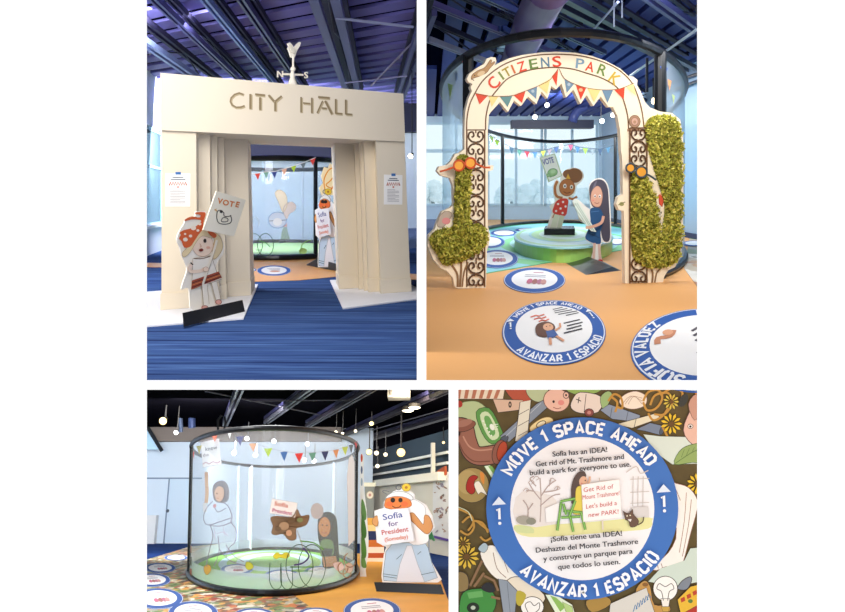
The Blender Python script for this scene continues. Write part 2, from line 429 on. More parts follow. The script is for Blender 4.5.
# ---- the hall front
P0 = R.fl(160.5, 311.5); hv = R.fl(412.5, 292.5)-P0; e = aim(293)
def sd(px, d=0):
    r = R.ray(px, 200); q = P0+e*d; det = hv.x*(-r.y)-hv.y*(-r.x)
    return (-q.x*(-r.y)+q.y*(-r.x))/det
def foot(a, b, d0, d1): return [P0+hv*a+e*d0, P0+hv*b+e*d0, P0+hv*b+e*d1, P0+hv*a+e*d1]
FP = Plane(R, P0, hv.cross(Z))
def zat(px, py): return FP(px, py).z
hall = thing('city_hall_front', R, P0+hv*.5, 'cream mock building front with a wide doorway lettered CITY HALL', 'facade')
cream = mat('e3d7c2', .5, noise=.03, scale=1)
ztop, zbot = zat(162, 73.5), zat(162, 130.5)
lint = MB().prism(foot(sd(161), sd(407), -.05, 1.9), zbot, ztop).build('lintel', cream, R, hall)
def pier(name, parts, pl):
    m = MB(); k = MB()
    for x0, x1, d0, D in parts:
        m.prism(foot(sd(x0, d0), sd(x1, d0), d0, D), 0, zbot)
        k.prism([p for p in foot(sd(x0, d0)-.003, sd(x1, d0)+.003, d0-.03, D)], 0.02, .2)
    o = m.build(name, cream, R, hall); k.build('plinth', cream, R, o); return o
pier('fluted_pier', ((161.5, 196.5, 0, 1.9), (196.5, 210.3, .28, 1.9), (210.3, 217.5, .5, 1.9), (217.5, 224.6, .72, 1.9), (224.6, 248.7, .95, 1.9)), 0)
pier('fluted_pier', ((378, 407, 0, 1.9), (366, 378, .28, 1.9), (361.5, 366, .5, 1.9), (356.5, 361.5, .72, 1.9), (336.5, 356.5, .95, 1.9)), 1)
FP2 = Plane(R, P0-e*.05, hv.cross(Z))
D1, D2 = '8d7b5c', 'b9a988'  # shading of the cut letters, put into two flat tans
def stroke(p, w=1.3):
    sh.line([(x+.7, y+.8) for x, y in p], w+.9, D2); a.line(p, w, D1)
# stencil capitals on the beam, one word after the other
a = Art(FP2); sh = Art(FP2, lift=.001)
stroke([(243.5, 94.5), (239, 93), (234.5, 94.5), (231, 98), (230.3, 101.5), (232, 105), (236, 107.3), (240.5, 107.2), (244.5, 105.8)], 1.7)
stroke([(250.3, 94), (250.3, 109)], 2.2)
stroke([(255, 94.3), (264.8, 95.3)], 2); stroke([(260, 97.3), (260, 110)], 2.2)
stroke([(268.4, 95), (274, 101.5)], 1.9); stroke([(281.5, 96), (275, 101.5)], 1.9); stroke([(275, 102), (275, 111)], 2)
sh.build('lettering_shading', R, lint); a.build('lettering', R, lint); a = Art(FP2); sh = Art(FP2, lift=.001)
stroke([(301, 97), (301, 112.4)], 1.7); stroke([(311.7, 97.7), (311.7, 113)], 1.7); stroke([(303, 103), (310, 103.6)], 1.5)
stroke([(318, 97), (329.5, 98)], 2); stroke([(322.5, 100.8), (317, 113)], 1.5); stroke([(325, 100.8), (331.8, 114)], 2); stroke([(321.5, 108), (326.5, 108.4)], 1.5)
stroke([(335.5, 99), (335.5, 113.6)], 1.7); stroke([(335.5, 113.2), (342, 113.8)], 1.6)
stroke([(345.5, 99.6), (345.5, 114.2)], 1.7); stroke([(345.5, 113.9), (351.8, 114.5)], 1.6)
sh.build('lettering_shading', R, lint); a.build('lettering', R, lint)
for o_ in [lint]+[c for c in hall.children if c.name.startswith('fluted')]+[c for p_ in hall.children for c in p_.children if c.name.startswith('plinth')]:
    for v in o_.data.vertices:      # the front narrows a little towards its top right
        z = v.co.z; sx = (v.co+BASE[hall.name]-P0).dot(hv)/hv.dot(hv)
        v.co += hv*(-.02*max(sx, 0)*(z-1.25)/1.4)
# floor plates under the piers
for nm, pts, lab in (('base_plate', [(128, 327), (243.5, 318), (258, 284), (140, 292)], 'white floor plate under the left pier of the hall front'),
                 ('base_plate', [(343, 308), (330, 280), (395, 276), (434, 296.5)], 'white floor plate under the right pier of the hall front')):
    tag(MB().slab([R.fl(*p, .018) for p in pts], (0, 0, -.016)).build(nm, mat('e9eaf0', .5), R), lab, 'floor plate')

# weather vane on top
VP = Plane(R, P0+e*.5, hv.cross(Z)); vb = VP(292.5, 78)
vane = thing('weather_vane', R, vb, 'white weather vane with N and S and a flying bird on the cream beam', 'weather vane')
vm = mat('f2ecdf', .5); vb.z = ztop
MB().lathe(vb, Z, [(.09, 0), (.085, .03), (.05, .1), (.028, .16), (.04, .18), (.028, .2), (.02, .24)]).build('pedestal', vm, R, vane, True)
MB().tube([VP(293, 73), VP(293.3, 56)], .014, 8).build('rod', vm, R, vane)
MB().ball(VP(293, 69), .035).build('ball', vm, R, vane, True)
MB().tube([VP(283, 74), VP(303, 75)], .014, 8).build('cross_arm', vm, R, vane)
for ch, x, y in (('N', 280, 76.6), ('S', 306, 77.6)):
    g = Art(lambda u, v, l: VP(u, v, l), lift=.01); g.text(ch, x, y+.6, 9, 'f2ecdf', weight=.012)
    g2 = g.build('letter', R, vane); md = g2.modifiers.new('thick', 'SOLIDIFY'); md.thickness = .015
board(VP, [(291.5, 57), (290.3, 53), (288.4, 48), (289.5, 46), (288, 43.5), (290, 42.3), (292.4, 45), (294, 47.6), (297, 44.2), (299.5, 42), (301, 42.5), (300, 46), (297.5, 50), (296, 54.5), (294.5, 57.8)], .04, R, 'bird_figure', vane, 'f2ecdf')
board(Plane(R, P0+e*.45, hv.cross(Z)), [(288.6, 45.5), (291, 44.5), (294, 50), (296, 49), (294.6, 53.5), (292, 52)], .03, R, 'wing', vane, 'e2dccb')

# info sheets on the piers
def sheet(x0, y0, x1, y1, skew, lab):
    PL = Plane(R, P0-e*.004, hv.cross(Z))
    o = board(PL, [(x0, y0), (x1, y0+skew), (x1-.2, y1+skew*.2), (x0-.2, y1)], .002, R, 'info_sheet', None, 'f7f5f2')
    tag(o, lab, 'notice'); W = x1-x0; Hh = y1-y0
    a = Art(PL, lift=.001)
    a.poly([(x0+W*.4, y0-1), (x0+W*.62, y0-1), (x0+W*.62, y0+1.6), (x0+W*.4, y0+1.6)], '3c6fae')
    for q, c in ((.13, '4d5a66'), (.19, '4d5a66')): a.line([(x0+W*(.28 if q < .15 else .2), y0+Hh*q), (x0+W*(.72 if q < .15 else .8), y0+Hh*q+skew*.5)], .8, c)
    a.text('SITUATE', x0+W*.5, y0+Hh*.37, Hh*.13, 'b5502f', weight=.03, fitw=W*.7) if False else None
    zz = [(x0+W*(.15+.7*i/14), y0+Hh*(.26 if i % 2 else .36)+skew*.5) for i in range(15)]
    a.line(zz, 1.2, 'b5502f'); a.ell(x0+W*.5, y0+Hh*.42, .9, .8, 'c7643e')
    for k in range(9):
        q = .5+k*.048; a.line([(x0+W*.17, y0+Hh*q+skew*.3), (x0+W*(.8 if k % 3 else .6), y0+Hh*q+skew*.5)], .45, 'a9a7ab')
    a.build('printed_text', R, o)
sheet(165.5, 173, 190.3, 206.5, .6, 'white notice sheet taped to the left pier beside the VOTE sign')
sheet(384, 174.5, 402.5, 204.5, .6, 'white notice sheet taped to the right pier of the hall front')

# ---- cut-out child with a VOTE placard
SP = Plane.through(R, (186, 321), (244, 306))
st = thing('child_standee', R, SP(214, 314), 'cut-out child in cream dress and orange scarf holding a VOTE placard', 'standee')
fig = board(SP, [(193, 310), (190, 300), (188.5, 288), (182, 289.5), (182.5, 284), (187, 270), (185, 262), (181.5, 254), (180, 247), (177, 240), (179, 232), (184, 224), (186, 219.5), (195, 216), (196, 211.5), (205, 211.5), (206, 217), (203.5, 226), (214, 231), (220, 236), (224, 246), (223, 254), (218, 261), (216, 268), (221, 276), (221, 280), (215, 283), (217, 291), (219.5, 302), (219, 308)], .012, R, 'board', st, 'f6efe1', 4)
a = Art(SP); SK, CR = 'f3d9c2', 'efe4cf'
a.poly([(213, 232), (220, 237), (222.5, 247), (218, 256), (213, 259), (212, 250), (214, 241)], 'ecd6a8', 5, 'b89a68', .5)
a.ell(202.5, 245, 10.5, 11.5, SK, .1, 'c9a184', .4)
a.poly([(200, 230), (208, 231), (215, 236), (211, 238), (202, 236), (196, 242), (190, 252), (184, 257), (182, 253), (190, 244), (196, 234)], 'ecd6a8', 5, 'b89a68', .4)
a.poly([(181, 241), (178.5, 238.5), (180.5, 235), (179.5, 232.5), (184, 230), (190, 228.5), (196, 226), (201, 221), (197, 219.5), (191, 219.5), (185, 221), (184.5, 219.5), (191, 216.5), (199, 217.5), (200, 215), (195, 214), (196, 212.3), (204.5, 212.3), (205, 216), (203, 222), (203, 228), (198, 235), (194, 241), (190, 246.5), (184, 247.5)], 'd8612f', 3)
for x, y, r in ((185, 239.5, 2.3), (193, 228, 2.6), (199.3, 224, 1.6), (190, 236, 1.7), (197.3, 230.5, 1.5), (184.5, 234, 1.2)): a.ell(x, y, r, r*.85, 'f7e6d2')
a.poly([(207, 231.5), (211, 231), (216, 235), (214, 238), (210, 235.5)], 'd8612f', 3)
a.ell(204.3, 240.7, 1.5, 2.1, '2b2420'); a.ell(207.5, 247.5, 2, 1.4, 'edb49a'); a.ell(200.4, 250, 2.3, 1.5, '7c2c22', -.15)
a.line([(199, 243.5), (200.6, 246.5), (199.4, 247)], .5, 'b98667', 3)
a.poly([(192, 258.5), (210.5, 255.5), (216, 272), (221, 279), (190.5, 289.5), (191.5, 274)], 'f4ede0', 0, 'a48a6a', .5)
a.line([(193, 258.4), (201, 258.6), (209.5, 256.2)], 1, '7a6048', 4)
a.poly([(191, 280.5), (217.8, 271.4), (221.2, 277.6), (190.3, 289.4)], 'a9482f')
for k in range(3): a.line([(191, 283+k*2.2), (218.8+k*.8, 273.4+k*1.6)], .7, '2e1d1c' if k != 1 else 'd98a54')
a.line([(190.5, 264.5), (188.2, 269), (191, 271.5), (199, 271), (203.5, 269)], 3.4, SK, 4); a.line([(189.5, 262.5), (192, 265)], 1.3, '3b2a26')
a.line([(203.5, 284), (205.5, 307)], 5.2, 'f3ece0'); a.line([(213, 282), (217.5, 300)], 5, 'f3ece0')
for p in ([(200.8, 285), (202.4, 305)], [(206, 284.5), (208, 304)], [(210.4, 283), (214.5, 300)], [(215.6, 281.5), (219.6, 299)]): a.line(p, .4, 'b19c85')
a.ell(203.6, 307.5, 3.2, 2, 'e2a294', 0, '8b4a3c', .5); a.ell(217.3, 302, 3, 2.4, 'e2a294', 0, '8b4a3c', .5)
a.line([(201.5, 284), (213, 249), (215.5, 240)], 2.2, 'f1e8d6'); a.line([(202.6, 284.2), (214, 249.5)], .4, 'b7a387')
a.ell(204.4, 269.2, 2.8, 2.4, SK, 0, 'bb9478', .4)
a.build('figure_print', R, fig)
SP2 = Plane(R, SP.p+SP.n*.05, SP.n)
sg = board(SP2, [(216.5, 191), (246, 200), (234, 236.3), (203.2, 229.8)], .012, R, 'placard', st, 'f5eeda')
a = Art(SP2)
for ch, x, y, r in (('V', 219.4, 203.6, -12), ('O', 225.2, 205.2, -12), ('T', 231, 206.5, -14), ('E', 236.6, 207, -18)): a.text(ch, x, y, 7.6, 'd87a2b', r, .03)
a.build('placard_lettering', R, sg); a = Art(SP2)
a.line([(223.8, 213), (220.8, 210.4), (217.6, 211), (216.6, 215), (217, 220), (219.5, 223.4), (225, 224.2), (230, 223), (231.5, 219.5), (230.5, 216)], .9, '4a4238', 4)
a.line([(223.8, 213), (224, 216), (228, 216.5), (231, 215.3)], .9, '4a4238', 3); a.line([(221, 220.5), (223, 217.6), (227.5, 218.6), (227, 221.5), (222, 221.8), (221, 220.5)], .8, '4a4238', 3)
a.ell(221, 211.6, 1.5, 1.5, '35302b'); a.line([(216.8, 211), (214.2, 209.6), (216.4, 209)], .9, 'd8a02b')
a.build('placard_print', R, sg)
def foot_block(R, parent, fl_, fr_, tl, tr, deep, col='111114', name='stand_base', z0=0):
    """low black foot: front edge on the floor, top edge a little behind and above it"""
    a_, b_ = R.fl(*fl_, z0), R.fl(*fr_, z0); x = (b_-a_); nrm = x.cross(Z).normalized()
    nrm = Vector((a_.x+b_.x, a_.y+b_.y, 0)).normalized()
    pl = Plane(R, a_+nrm*.04, x.cross(Z)); c_, d_ = pl(*tl), pl(*tr)
    m = MB(); m.add([a_, b_, d_, c_, a_+nrm*deep, b_+nrm*deep, d_+nrm*.01, c_+nrm*.01],
                    [(0,1,2,3), (5,4,7,6), (3,2,6,7), (0,3,7,4), (1,5,6,2), (0,4,5,1)])
    return m.build(name, mat(col, .35), R, parent)
foot_block(R, st, (183.5, 327), (245, 311.5), (182.5, 313), (242.5, 300), .13, z0=.019)

# ---- glass enclosure seen through the doorway
O = Oval(R, 279, 260.5, 3.7, 74)
def rail(O, z, r, t0, t1, name, m, R, parent, n=48, closed=False):
    return MB().tube([O.pt(t0+(t1-t0)*i/n, z) for i in range(n + (0 if closed else 1))], r, 8, closed).build(name, m, R, parent)
def drum(O, z0, z1, t0, t1, name, m, R, parent, n=48, k=1):
    mb = MB(); vs = []
    for i in range(n+1): t = t0+(t1-t0)*i/n; vs += [O.pt(t, z0, k), O.pt(t, z1, k)]
    mb.add(vs, [(2*i, 2*i+2, 2*i+3, 2*i+1) for i in range(n)])
    return mb.build(name, m, R, parent, True)
zr = R.at(279, 158, (O.c-O.e*O.b).y).z
enc = thing('glass_enclosure', R, O.c, 'round glass enclosure with black rim seen through the hall doorway', 'enclosure')
G1 = glass('milky_glass', 'f4f9fd', .22, 'e6f1fa', .04)
drum(O, .05, zr, 0, 2*pi, 'glass_wall', G1, R, enc)
rail(O, zr, .06, 0, 2*pi, 'top_rail', RIM, R, enc, closed=True); rail(O, .05, .07, 0, 2*pi, 'bottom_rail', RIM, R, enc, closed=True)
q = O(315.5, 259); MB().tube([Vector((q.x, q.y, 0)), Vector((q.x, q.y, zr))], .045, 8).build('post', RIM, R, enc)
q = O(302.5, 232, far=True); MB().tube([Vector((q.x, q.y, 0)), Vector((q.x, q.y, zr))], .03, 8).build('post', mat('8d97a8'), R, enc)
gf = MB(); gf.slab([O.pt(2*pi*i/40, .03, .97) for i in range(40)], (0, 0, -.025)); gf.build('enclosure_floor', mat('a9d38f', .5), R, enc)
a = Art(lambda x, y, l: O(x, y, l+.12))
for cx in (253.5, 265.5): a.line([(cx+(9 if cx < 260 else 8)*cos(t*.2618), 245+11.5*sin(t*.2618)) for t in range(24)], .7, '2f4a35', closed=True)
a.line([(256, 250), (262, 250)], .7, '3c6a3c'); a.line([(259, 241), (266, 243), (270, 247)], .8, '3f7f3f', 3)
a.line([(250, 226), (251, 220), (256, 217), (259, 222), (258, 226)], .7, 'a8b2bb', 3)
a.build('wheel_drawing', R, enc); a = Art(lambda x, y, l: O(x, y, l+.12))
a.ell(277.5, 220, 9, 8, 'cfe0f2', 0, '8fb0d2', .8); a.ell(277.5, 222, 4.5, 4, 'eaf2f8'); a.line([(269, 221), (286, 220)], .8, '7d8ea2')
a.build('umbrella_drawing', R, enc); a = Art(lambda x, y, l: O(x, y, l+.12))
a.poly([(275, 193), (280, 190), (286, 195), (287, 205), (283, 212), (279, 203)], 'fbf3dc', 3, 'd9c9a0', .5)
a.poly([(284, 207), (288, 203), (292, 202), (296, 206), (294, 211), (289, 214), (287, 219), (284, 214)], 'f0e8e2', 3, 'c9beb8', .5)
a.build('wing_drawing', R, enc); a = Art(lambda x, y, l: O(x, y, l+.12))
a.line([(300, 254), (302, 245), (307, 241), (311, 240)], 1, '8fbb6a', 4); a.ell(303, 251, 4, 3, 'a9d07c')
a.build('glass_drawing', R, enc)
inner = thing('small_standee', R, R.fl(285, 243), 'dark green cut-out figure with red cap inside the far enclosure', 'standee')
IP = Plane(R, R.fl(285, 243), Vector((0, 1, 0)))
board(IP, [(280, 243), (282, 231), (283.5, 227), (286.5, 227), (288, 233), (291, 243)], .04, R, 'body', inner, '5d7148')
board(IP, [(283, 227), (283.5, 222.5), (286.5, 222.5), (287, 227)], .05, R, 'head', inner, 'c25a3f')
foot_block(R, inner, (279, 244.5), (293, 242.5), (279.5, 241), (292.5, 239.5), .2)
fl = (('d9463c', 257.5, 176.5), ('7fae9c', 266, 175), ('2f3f86', 274.3, 174.8), ('d9a98e', 284, 172), ('a9c832', 293.5, 169), ('5e6b70', 303, 166), ('cf3b36', 312.5, 162))
FZ = Plane(R, O.c-O.e*O.b*1.1, O.e)
ln = tag(MB().tube([FZ(x, y-3.2) for x, y in [(250, 177.5)]+[(f[1], f[2]) for f in fl]+[(316, 160.5)]], .008, 5).build('bunting_string', mat('d8d8d8'), R), 'thin cord carrying the small flags inside the far enclosure', 'cord')
NAMES = {'d9463c': 'small red flag', '7fae9c': 'small teal flag', '2f3f86': 'small navy flag', 'd9a98e': 'small tan flag', 'a9c832': 'small lime flag', '5e6b70': 'small grey flag', 'cf3b36': 'small crimson flag'}
for c, x, y in fl:
    o = board(FZ, [(x-2.9, y-3), (x+2.9, y-3.4), (x+.4, y+3.6)], .012, R, 'bunting_flag', None, c)
    tag(o, NAMES[c]+' on the cord seen through the hall doorway', 'flag', 'flags seen through the doorway')
# round floor sticker and standing sign holder behind the doorway
def decal(R, cx, top, bot, hw, rot, up, dn, label, group, extra=None, rough=.75, ringw=.25, rcol='2f5ca8', zz=.008, tint='f3f2f1', fs=.17):
    n_, f_ = R.fl(cx, bot), R.fl(cx, top); c = (n_+f_)/2; bb = f_-c; aa = Vector((1, 0, 0))*hw*c.y/F
    ca, sa = cos(math.radians(rot)), sin(math.radians(rot))
    def m(u, v, l): return c + aa*(u*ca-v*sa) + bb*(u*sa+v*ca) + Z*(l+zz)
    o = MB().slab([m(cos(2*pi*i/48), sin(2*pi*i/48), 0) for i in range(48)], (0, 0, -.004)).build('floor_sticker', mat(rcol, rough), R)
    tag(o, label, 'floor sticker', group)
    a = Art(m, True, .0006, .0004); a.rough = rough
    a.ell(0, 0, .985, .985, 'dfe6f2', n=48); a.ell(0, 0, .965, .965, rcol, n=48); a.ell(0, 0, 1-ringw, 1-ringw, tint, n=48)
    r = 1-ringw*.5
    if up: a.stencil(up, fs*.66, 'f2f4fa', (0, 0, r-fs*.39, pi/2, 1, 1))
    if dn: a.stencil(dn, fs*.78, 'f2f4fa', (0, 0, r+fs*.39, -pi/2, -1, 1))
    if extra: extra(a)
    a.build('sticker_print', R, o); return o
def blur(a):
    for k in range(4): a.line([(-.4+.08*k, .3-.12*k), (.35, .32-.12*k)], .05, '9a9aa5')
    a.ell(.05, -.25, .3, .14, 'd9a48a')
decal(R, 274, 265.8, 276.2, 17, 0, '', '', 'blue ringed floor sticker on the orange floor behind the hall doorway', 'blue ring floor stickers in the hall room', blur)
decal(R, 251, 268.4, 272, 5.5, 0, '', '', 'blue ringed floor sticker half hidden by the left jamb of the doorway', 'blue ring floor stickers in the hall room', blur)

# man cut-out with the handwritten sign, used here and in the lower left room
def man(R, PL, g, hgt, block, lab, parts=True):
    """g maps figure units (0..100 across, 0..200 up, origin bottom left) to picture positions"""
    st = thing('adult_standee', R, PL(*g(50, 0)), lab, 'standee')
    G = lambda L: [g(*p) for p in L]; s = hgt/200
    fig = board(PL, G([(12, 2), (10, 15), (14, 60), (18, 75), (2, 85), (-2, 150), (14, 156), (14, 168), (24, 182), (30, 190), (44, 196), (56, 196), (66, 184), (66, 175), (86, 162), (96, 140), (100, 115), (90, 100), (84, 80), (92, 50), (112, 8), (106, 2)]), .04, R, 'board', st, 'eef0f2')
    a = Art(PL)
    a.poly(G([(13, 18), (14, 6), (36, 4), (42, 40), (54, 78), (62, 78), (72, 40), (84, 3), (106, 12), (96, 44), (90, 74), (84, 84), (30, 84), (18, 66)]), 'b9d3ea', 0, '5d7488', .5)
    a.poly(G([(36, 4), (42, 40), (54, 78), (62, 78), (72, 40), (84, 3)]), 'dfe4ef', 0, 'a9b4c2', .4)
    for L in ([(13, 20), (37, 16)], [(14, 15), (36, 11)], [(78, 18), (101, 24)], [(45, 60), (36, 50)], [(78, 66), (72, 60)]): a.line(G(L), .6, '5d7488')
    a.poly(G([(58, 84), (88, 84), (90, 104), (82, 118), (86, 150), (80, 164), (62, 172), (52, 140)]), 'f5f6f8', 4, '9fa6b0', .4)
    a.poly(G([(84, 140), (92, 138), (98, 118), (92, 104), (84, 104), (68, 122), (60, 132), (56, 142), (64, 146), (72, 136), (82, 122)]), 'd79a5f', 4, '8a5a30', .5)
    a.poly(G([(-4, 134), (-5, 124), (3, 118), (6, 134), (2, 140)]), 'd79a5f', 3, '8a5a30', .5)
    a.poly(G([(18, 156), (16, 166), (20, 176), (32, 182), (48, 182), (58, 174), (62, 162), (54, 156), (38, 152)]), 'e0823f', 4, '9a5426', .5)
    a.poly(G([(18, 176), (24, 184), (38, 190), (54, 187), (64, 178), (62, 172), (50, 178), (34, 180)]), 'eef0ee', 4, '8d9398', .5)
    a.ell(*g(30, 172), 2.4*s*2, 2.6*s*2, '2a211c'); a.ell(*g(43, 172), 2.2*s*2, 2.4*s*2, '2a211c')
    a.ell(*g(24, 164), 3.5*s*2, 2.6*s*2, 'e8703c'); a.ell(*g(50, 164), 3.5*s*2, 2.6*s*2, 'e8703c')
    a.line(G([(29, 160), (34, 156.5), (40, 157), (44, 161)]), .8, '5a2818', 4)
    a.line(G([(20, 184), (12, 190), (16, 192), (24, 190)]), .5, '77797c', 3)
    a.line([(g(40, 198)[0]+2.6*s*2*cos(t*.4), g(40, 198)[1]+2.4*s*2*sin(t*.4)) for t in range(16)], .8, '5f6468', closed=True)
    a.ell(*g(53, 198), 4.4*s*2, 4*s*2, 'e0c23c', 0, 'b08f22', .5); a.ell(*g(53, 198), 1.6*s*2, 1.5*s*2, 'b27a28')
    a.build('figure_print', R, fig)
    P2 = Plane(R, PL.p+PL.n*.06, PL.n)
    q = G([(2, 150), (56, 156), (66, 88), (12, 78)])
    sg = board(P2, q, .03, R, 'placard', st, 'e9eef6')
    a = Art(P2); u = 2*s*4.6
    rt = -math.degrees(math.atan2(g(56, 156)[1]-g(2, 150)[1], g(56, 156)[0]-g(2, 150)[0]))
    fw = lambda n: abs(g(n, 0)[0]-g(0, 0)[0])
    a.text('Sofía', *g(30, 134), hgt*.085, '39509e', rt+4, .01, fw(34)); a.text('for', *g(31, 119), hgt*.07, '5a3a8c', rt+4, .01, fw(17))
    a.text('President', *g(34, 104), hgt*.07, 'c23a38', rt+3, .01, fw(46)); a.text('(Someday)', *g(36, 90), hgt*.055, 'd9662f', rt+3, .01, fw(40))
    a.build('placard_print', R, sg)
    foot_block(R, st, *block)
    return st
ML = Plane(R, R.fl(318, 270), Vector((.25, -1, 0)))
man(R, ML, lambda u, v: (315.5+u*.235, 268-v*.385), 77, ((306, 265.5), (341, 272.5), (317, 258.5), (341, 265), .3), 'cut-out man with handwritten sign standing behind the hall doorway')
bt = thing('butterfly_board', R, ML(328, 196), 'orange winged cut-out above the sign man in the doorway', 'cut-out'); BP = Plane(R, ML.p+Vector((0, .3, 0)), ML.n)
bb = board(BP, [(322, 196), (319, 188), (323, 183), (321, 176), (324, 167), (328, 168), (330, 163), (334, 166), (337, 163), (340, 172), (338, 184), (333, 195)], .03, R, 'board', bt, 'f3dfae')
a = Art(BP); a.line([(325, 190), (324, 180), (328, 171), (333, 168), (336, 172), (331, 180), (326, 185), (333, 188), (337, 178)], 1.2, 'e39a35', 4); a.line([(327, 192), (331, 190), (335, 182)], 1, 'd9772d', 3); a.build('wing_print', R, bb)
MB().tube([BP(328, 196), BP(328, 262)], .015, 6).build('support_rod', mat('c9ced6'), R, bt)
# spotlight on the right
def spot(R, p, aim_, label, r=.1, glow='fff3d8', s=6, body='15151a', cord=None, group=None, em=12):
    o = thing('spotlight', R, p, label, 'lamp', group); d = Vector(aim_).normalized(); p = Vector(p)
    MB().lathe(p, d, [(0.01, -.26*r/.1), (r*.55, -.26*r/.1), (r*.6, -.1*r/.1), (r, 0), (r*1.02, .02)]).build('housing', mat(body, .4), R, o, True)
    MB().lathe(p, d, [(r*.95, .0), (r*.7, .03*r/.1), (.001, .045*r/.1)]).build('bulb', mat(glow, emit=em), R, o, True)
    if cord: MB().tube([p-d*.2*r/.1, p-d*.2*r/.1+Z*cord], .02*r/.1, 6).build('stem', mat(body, .4), R, o)
    return o
spot(R, R.at(410.5, 156, 17), (-.3, -1, -.4), 'small white spotlight on a stem against the grey wall right of the hall', .05, cord=1.6)
lamp(R, (-2.4, 6.6, 3.4), (-2.0, 11, 1.7), 2.2, 200, (1, .95, .89))  # added lights for the hall front, the doorway and the deck
lamp(R, (-5.2, 21.0, 2.95), (-5.5, 27, 1.3), 2.0, 700, (.97, .98, 1))
lamp(R, (-4.3, 13.4, 4.0), (-4.6, 16, 0), 2.0, 380, (1, .98, .95))
lamp(R, (-6, 12.2, 2.9), (-4.5, 16, 4.2), 2.5, 260, (.86, .88, 1))
autogroup('hall room')
# ================================================================== ROOM WITH THE PARK ARCH
R = Room(1.12, 192)
O = Oval(R, 561, 290.5, 11.2, 117)
ZC = 4.3
def aim(vx): d = R.ray(vx, 192); return Vector((d.x, d.y, 0)).normalized()
rib, joi = aim(430), aim(905)
Wp = R.fl(697, 57, ZC)                       # the right wall starts here
wdr = aim(472)
def wallx(y): return Wp.x + wdr.x/wdr.y*(y-Wp.y)
DB = 37.0
fl_ = [Vector((.0, 5.31, 0)), Vector((9.5, 5.31, 0)), Vector((9.5, DB, 0)), Vector((.04, DB, 0))]
fm = mat('e9ae70', .6, spec=.08)
tag(MB().slab(fl_, (0, 0, -.02)).build('floor', fm, R), kind='structure')
# paper-scrap print on the floor at the right, blue carpet beyond it
sc = [(684, 268), (700, 290), (760, 300), (760, 236), (690, 236)]
tag(MB().slab([R.fl(*p, .008) for p in sc], (0, 0, -.006)).build('floor_mat', scrap_print('scrap_print_floor', (2.2, .9, 1), ['c9b79a', '8a7350', 'd9d3c4', 'b7805a', '7b8a5c', 'e7dfcf', '9a8a78', 'c79a6a']), R), kind='structure')
sc = [(426, 246), (452, 240), (470, 226), (470, 219), (400, 219), (400, 250)]
tag(MB().slab([R.fl(*p, .008) for p in sc], (0, 0, -.006)).build('floor_carpet', mat('5d6f96', .8), R), kind='structure')
tag(MB().box((.04, 8, ZC), (wallx(8)+.5, 0, 0), (0, DB-8, 0), (0, 0, .06)).build('ceiling', mat('080a1c', .9, spec=0), R), kind='structure')
mb = MB(); x = -3.0
while x < 12.5:
    a = Vector((x, 8.2, ZC)); L = (DB-8.3)/rib.y; s0 = max(0, (.06-x)/rib.x); 
    xe = a.x+rib.x*L
    if s0 < L-1: mb.slab([a+rib*s0, a+rib*s0+Vector((.3, 0, 0)), a+rib*L+Vector((.3, 0, 0)), a+rib*L], Z*-.1)
    x += .42
tag(mb.build('ceiling_decking', mat('324084', .6, spec=.1), R), kind='structure')
lf = R.fl
joist((427, 5), (500, 34), 3.85, .4, 'roof_joist', 'purple roof joist crossing the upper left corner above the park arch', '4d4a86', R=R, ext=(.3, 3), w=.1)
joist((484, 0), (552, 31), 3.85, .4, 'roof_joist', 'dark blue roof joist passing in front of the round duct', '2d3766', R=R, ext=(1, 3), w=.1)
joist((560, 4), (690, 71), 3.8, .45, 'roof_beam', 'near black roof beam running down behind the right end of the rim', '14172c', R=R, ext=(3, .2), w=.35, webs=False)
joist((650, 0), (698, 34), 3.85, .4, 'roof_joist', 'violet roof joist in the upper right corner above the park arch', '40457c', R=R, ext=(1, .0), w=.2)
joist((428, 42), (468, 57), 3.6, .4, 'roof_joist', 'pale edged roof joist left of the enclosure rim', '8a90b4', R=R, ext=(0, 4), w=.1)
joist((520, 40), (625, 92), 3.85, .4, 'roof_joist', 'thin blue roof joist seen between the rim and the arch top', '2c3c74', R=R, ext=(1, 4), w=.1)
rod('conduit', 'pale conduit slanting up from the arch shoulder to the right edge', R.fl(630, 76, 3.7), R.fl(699, 28, 3.7), .025, 'b9c6d8', 'conduit', R)
rod('conduit', 'thin grey conduit slanting across the middle of the deck', R.fl(592, 31, 3.7), R.fl(618, 2, 3.7), .018, '7f8cab', 'conduit', R)
for px, y0, y1, lab in ((614, -2, 27, 'left of two thin hanger rods above the arch'), (622, -2, 18, 'right of two thin hanger rods above the arch')):
    p = R.fl(px, y0, 4.2); q = R.at(px, y1, p.y); rod('hanger_rod', lab, p, q, .012, '8b95ad', 'hanger', R)
rod('hanger_rod', 'dark hanger rod with a weight between arch shoulder and right post', R.at(647, 58, 16), R.at(647, 92, 16), .025, '101522', 'hanger', R)
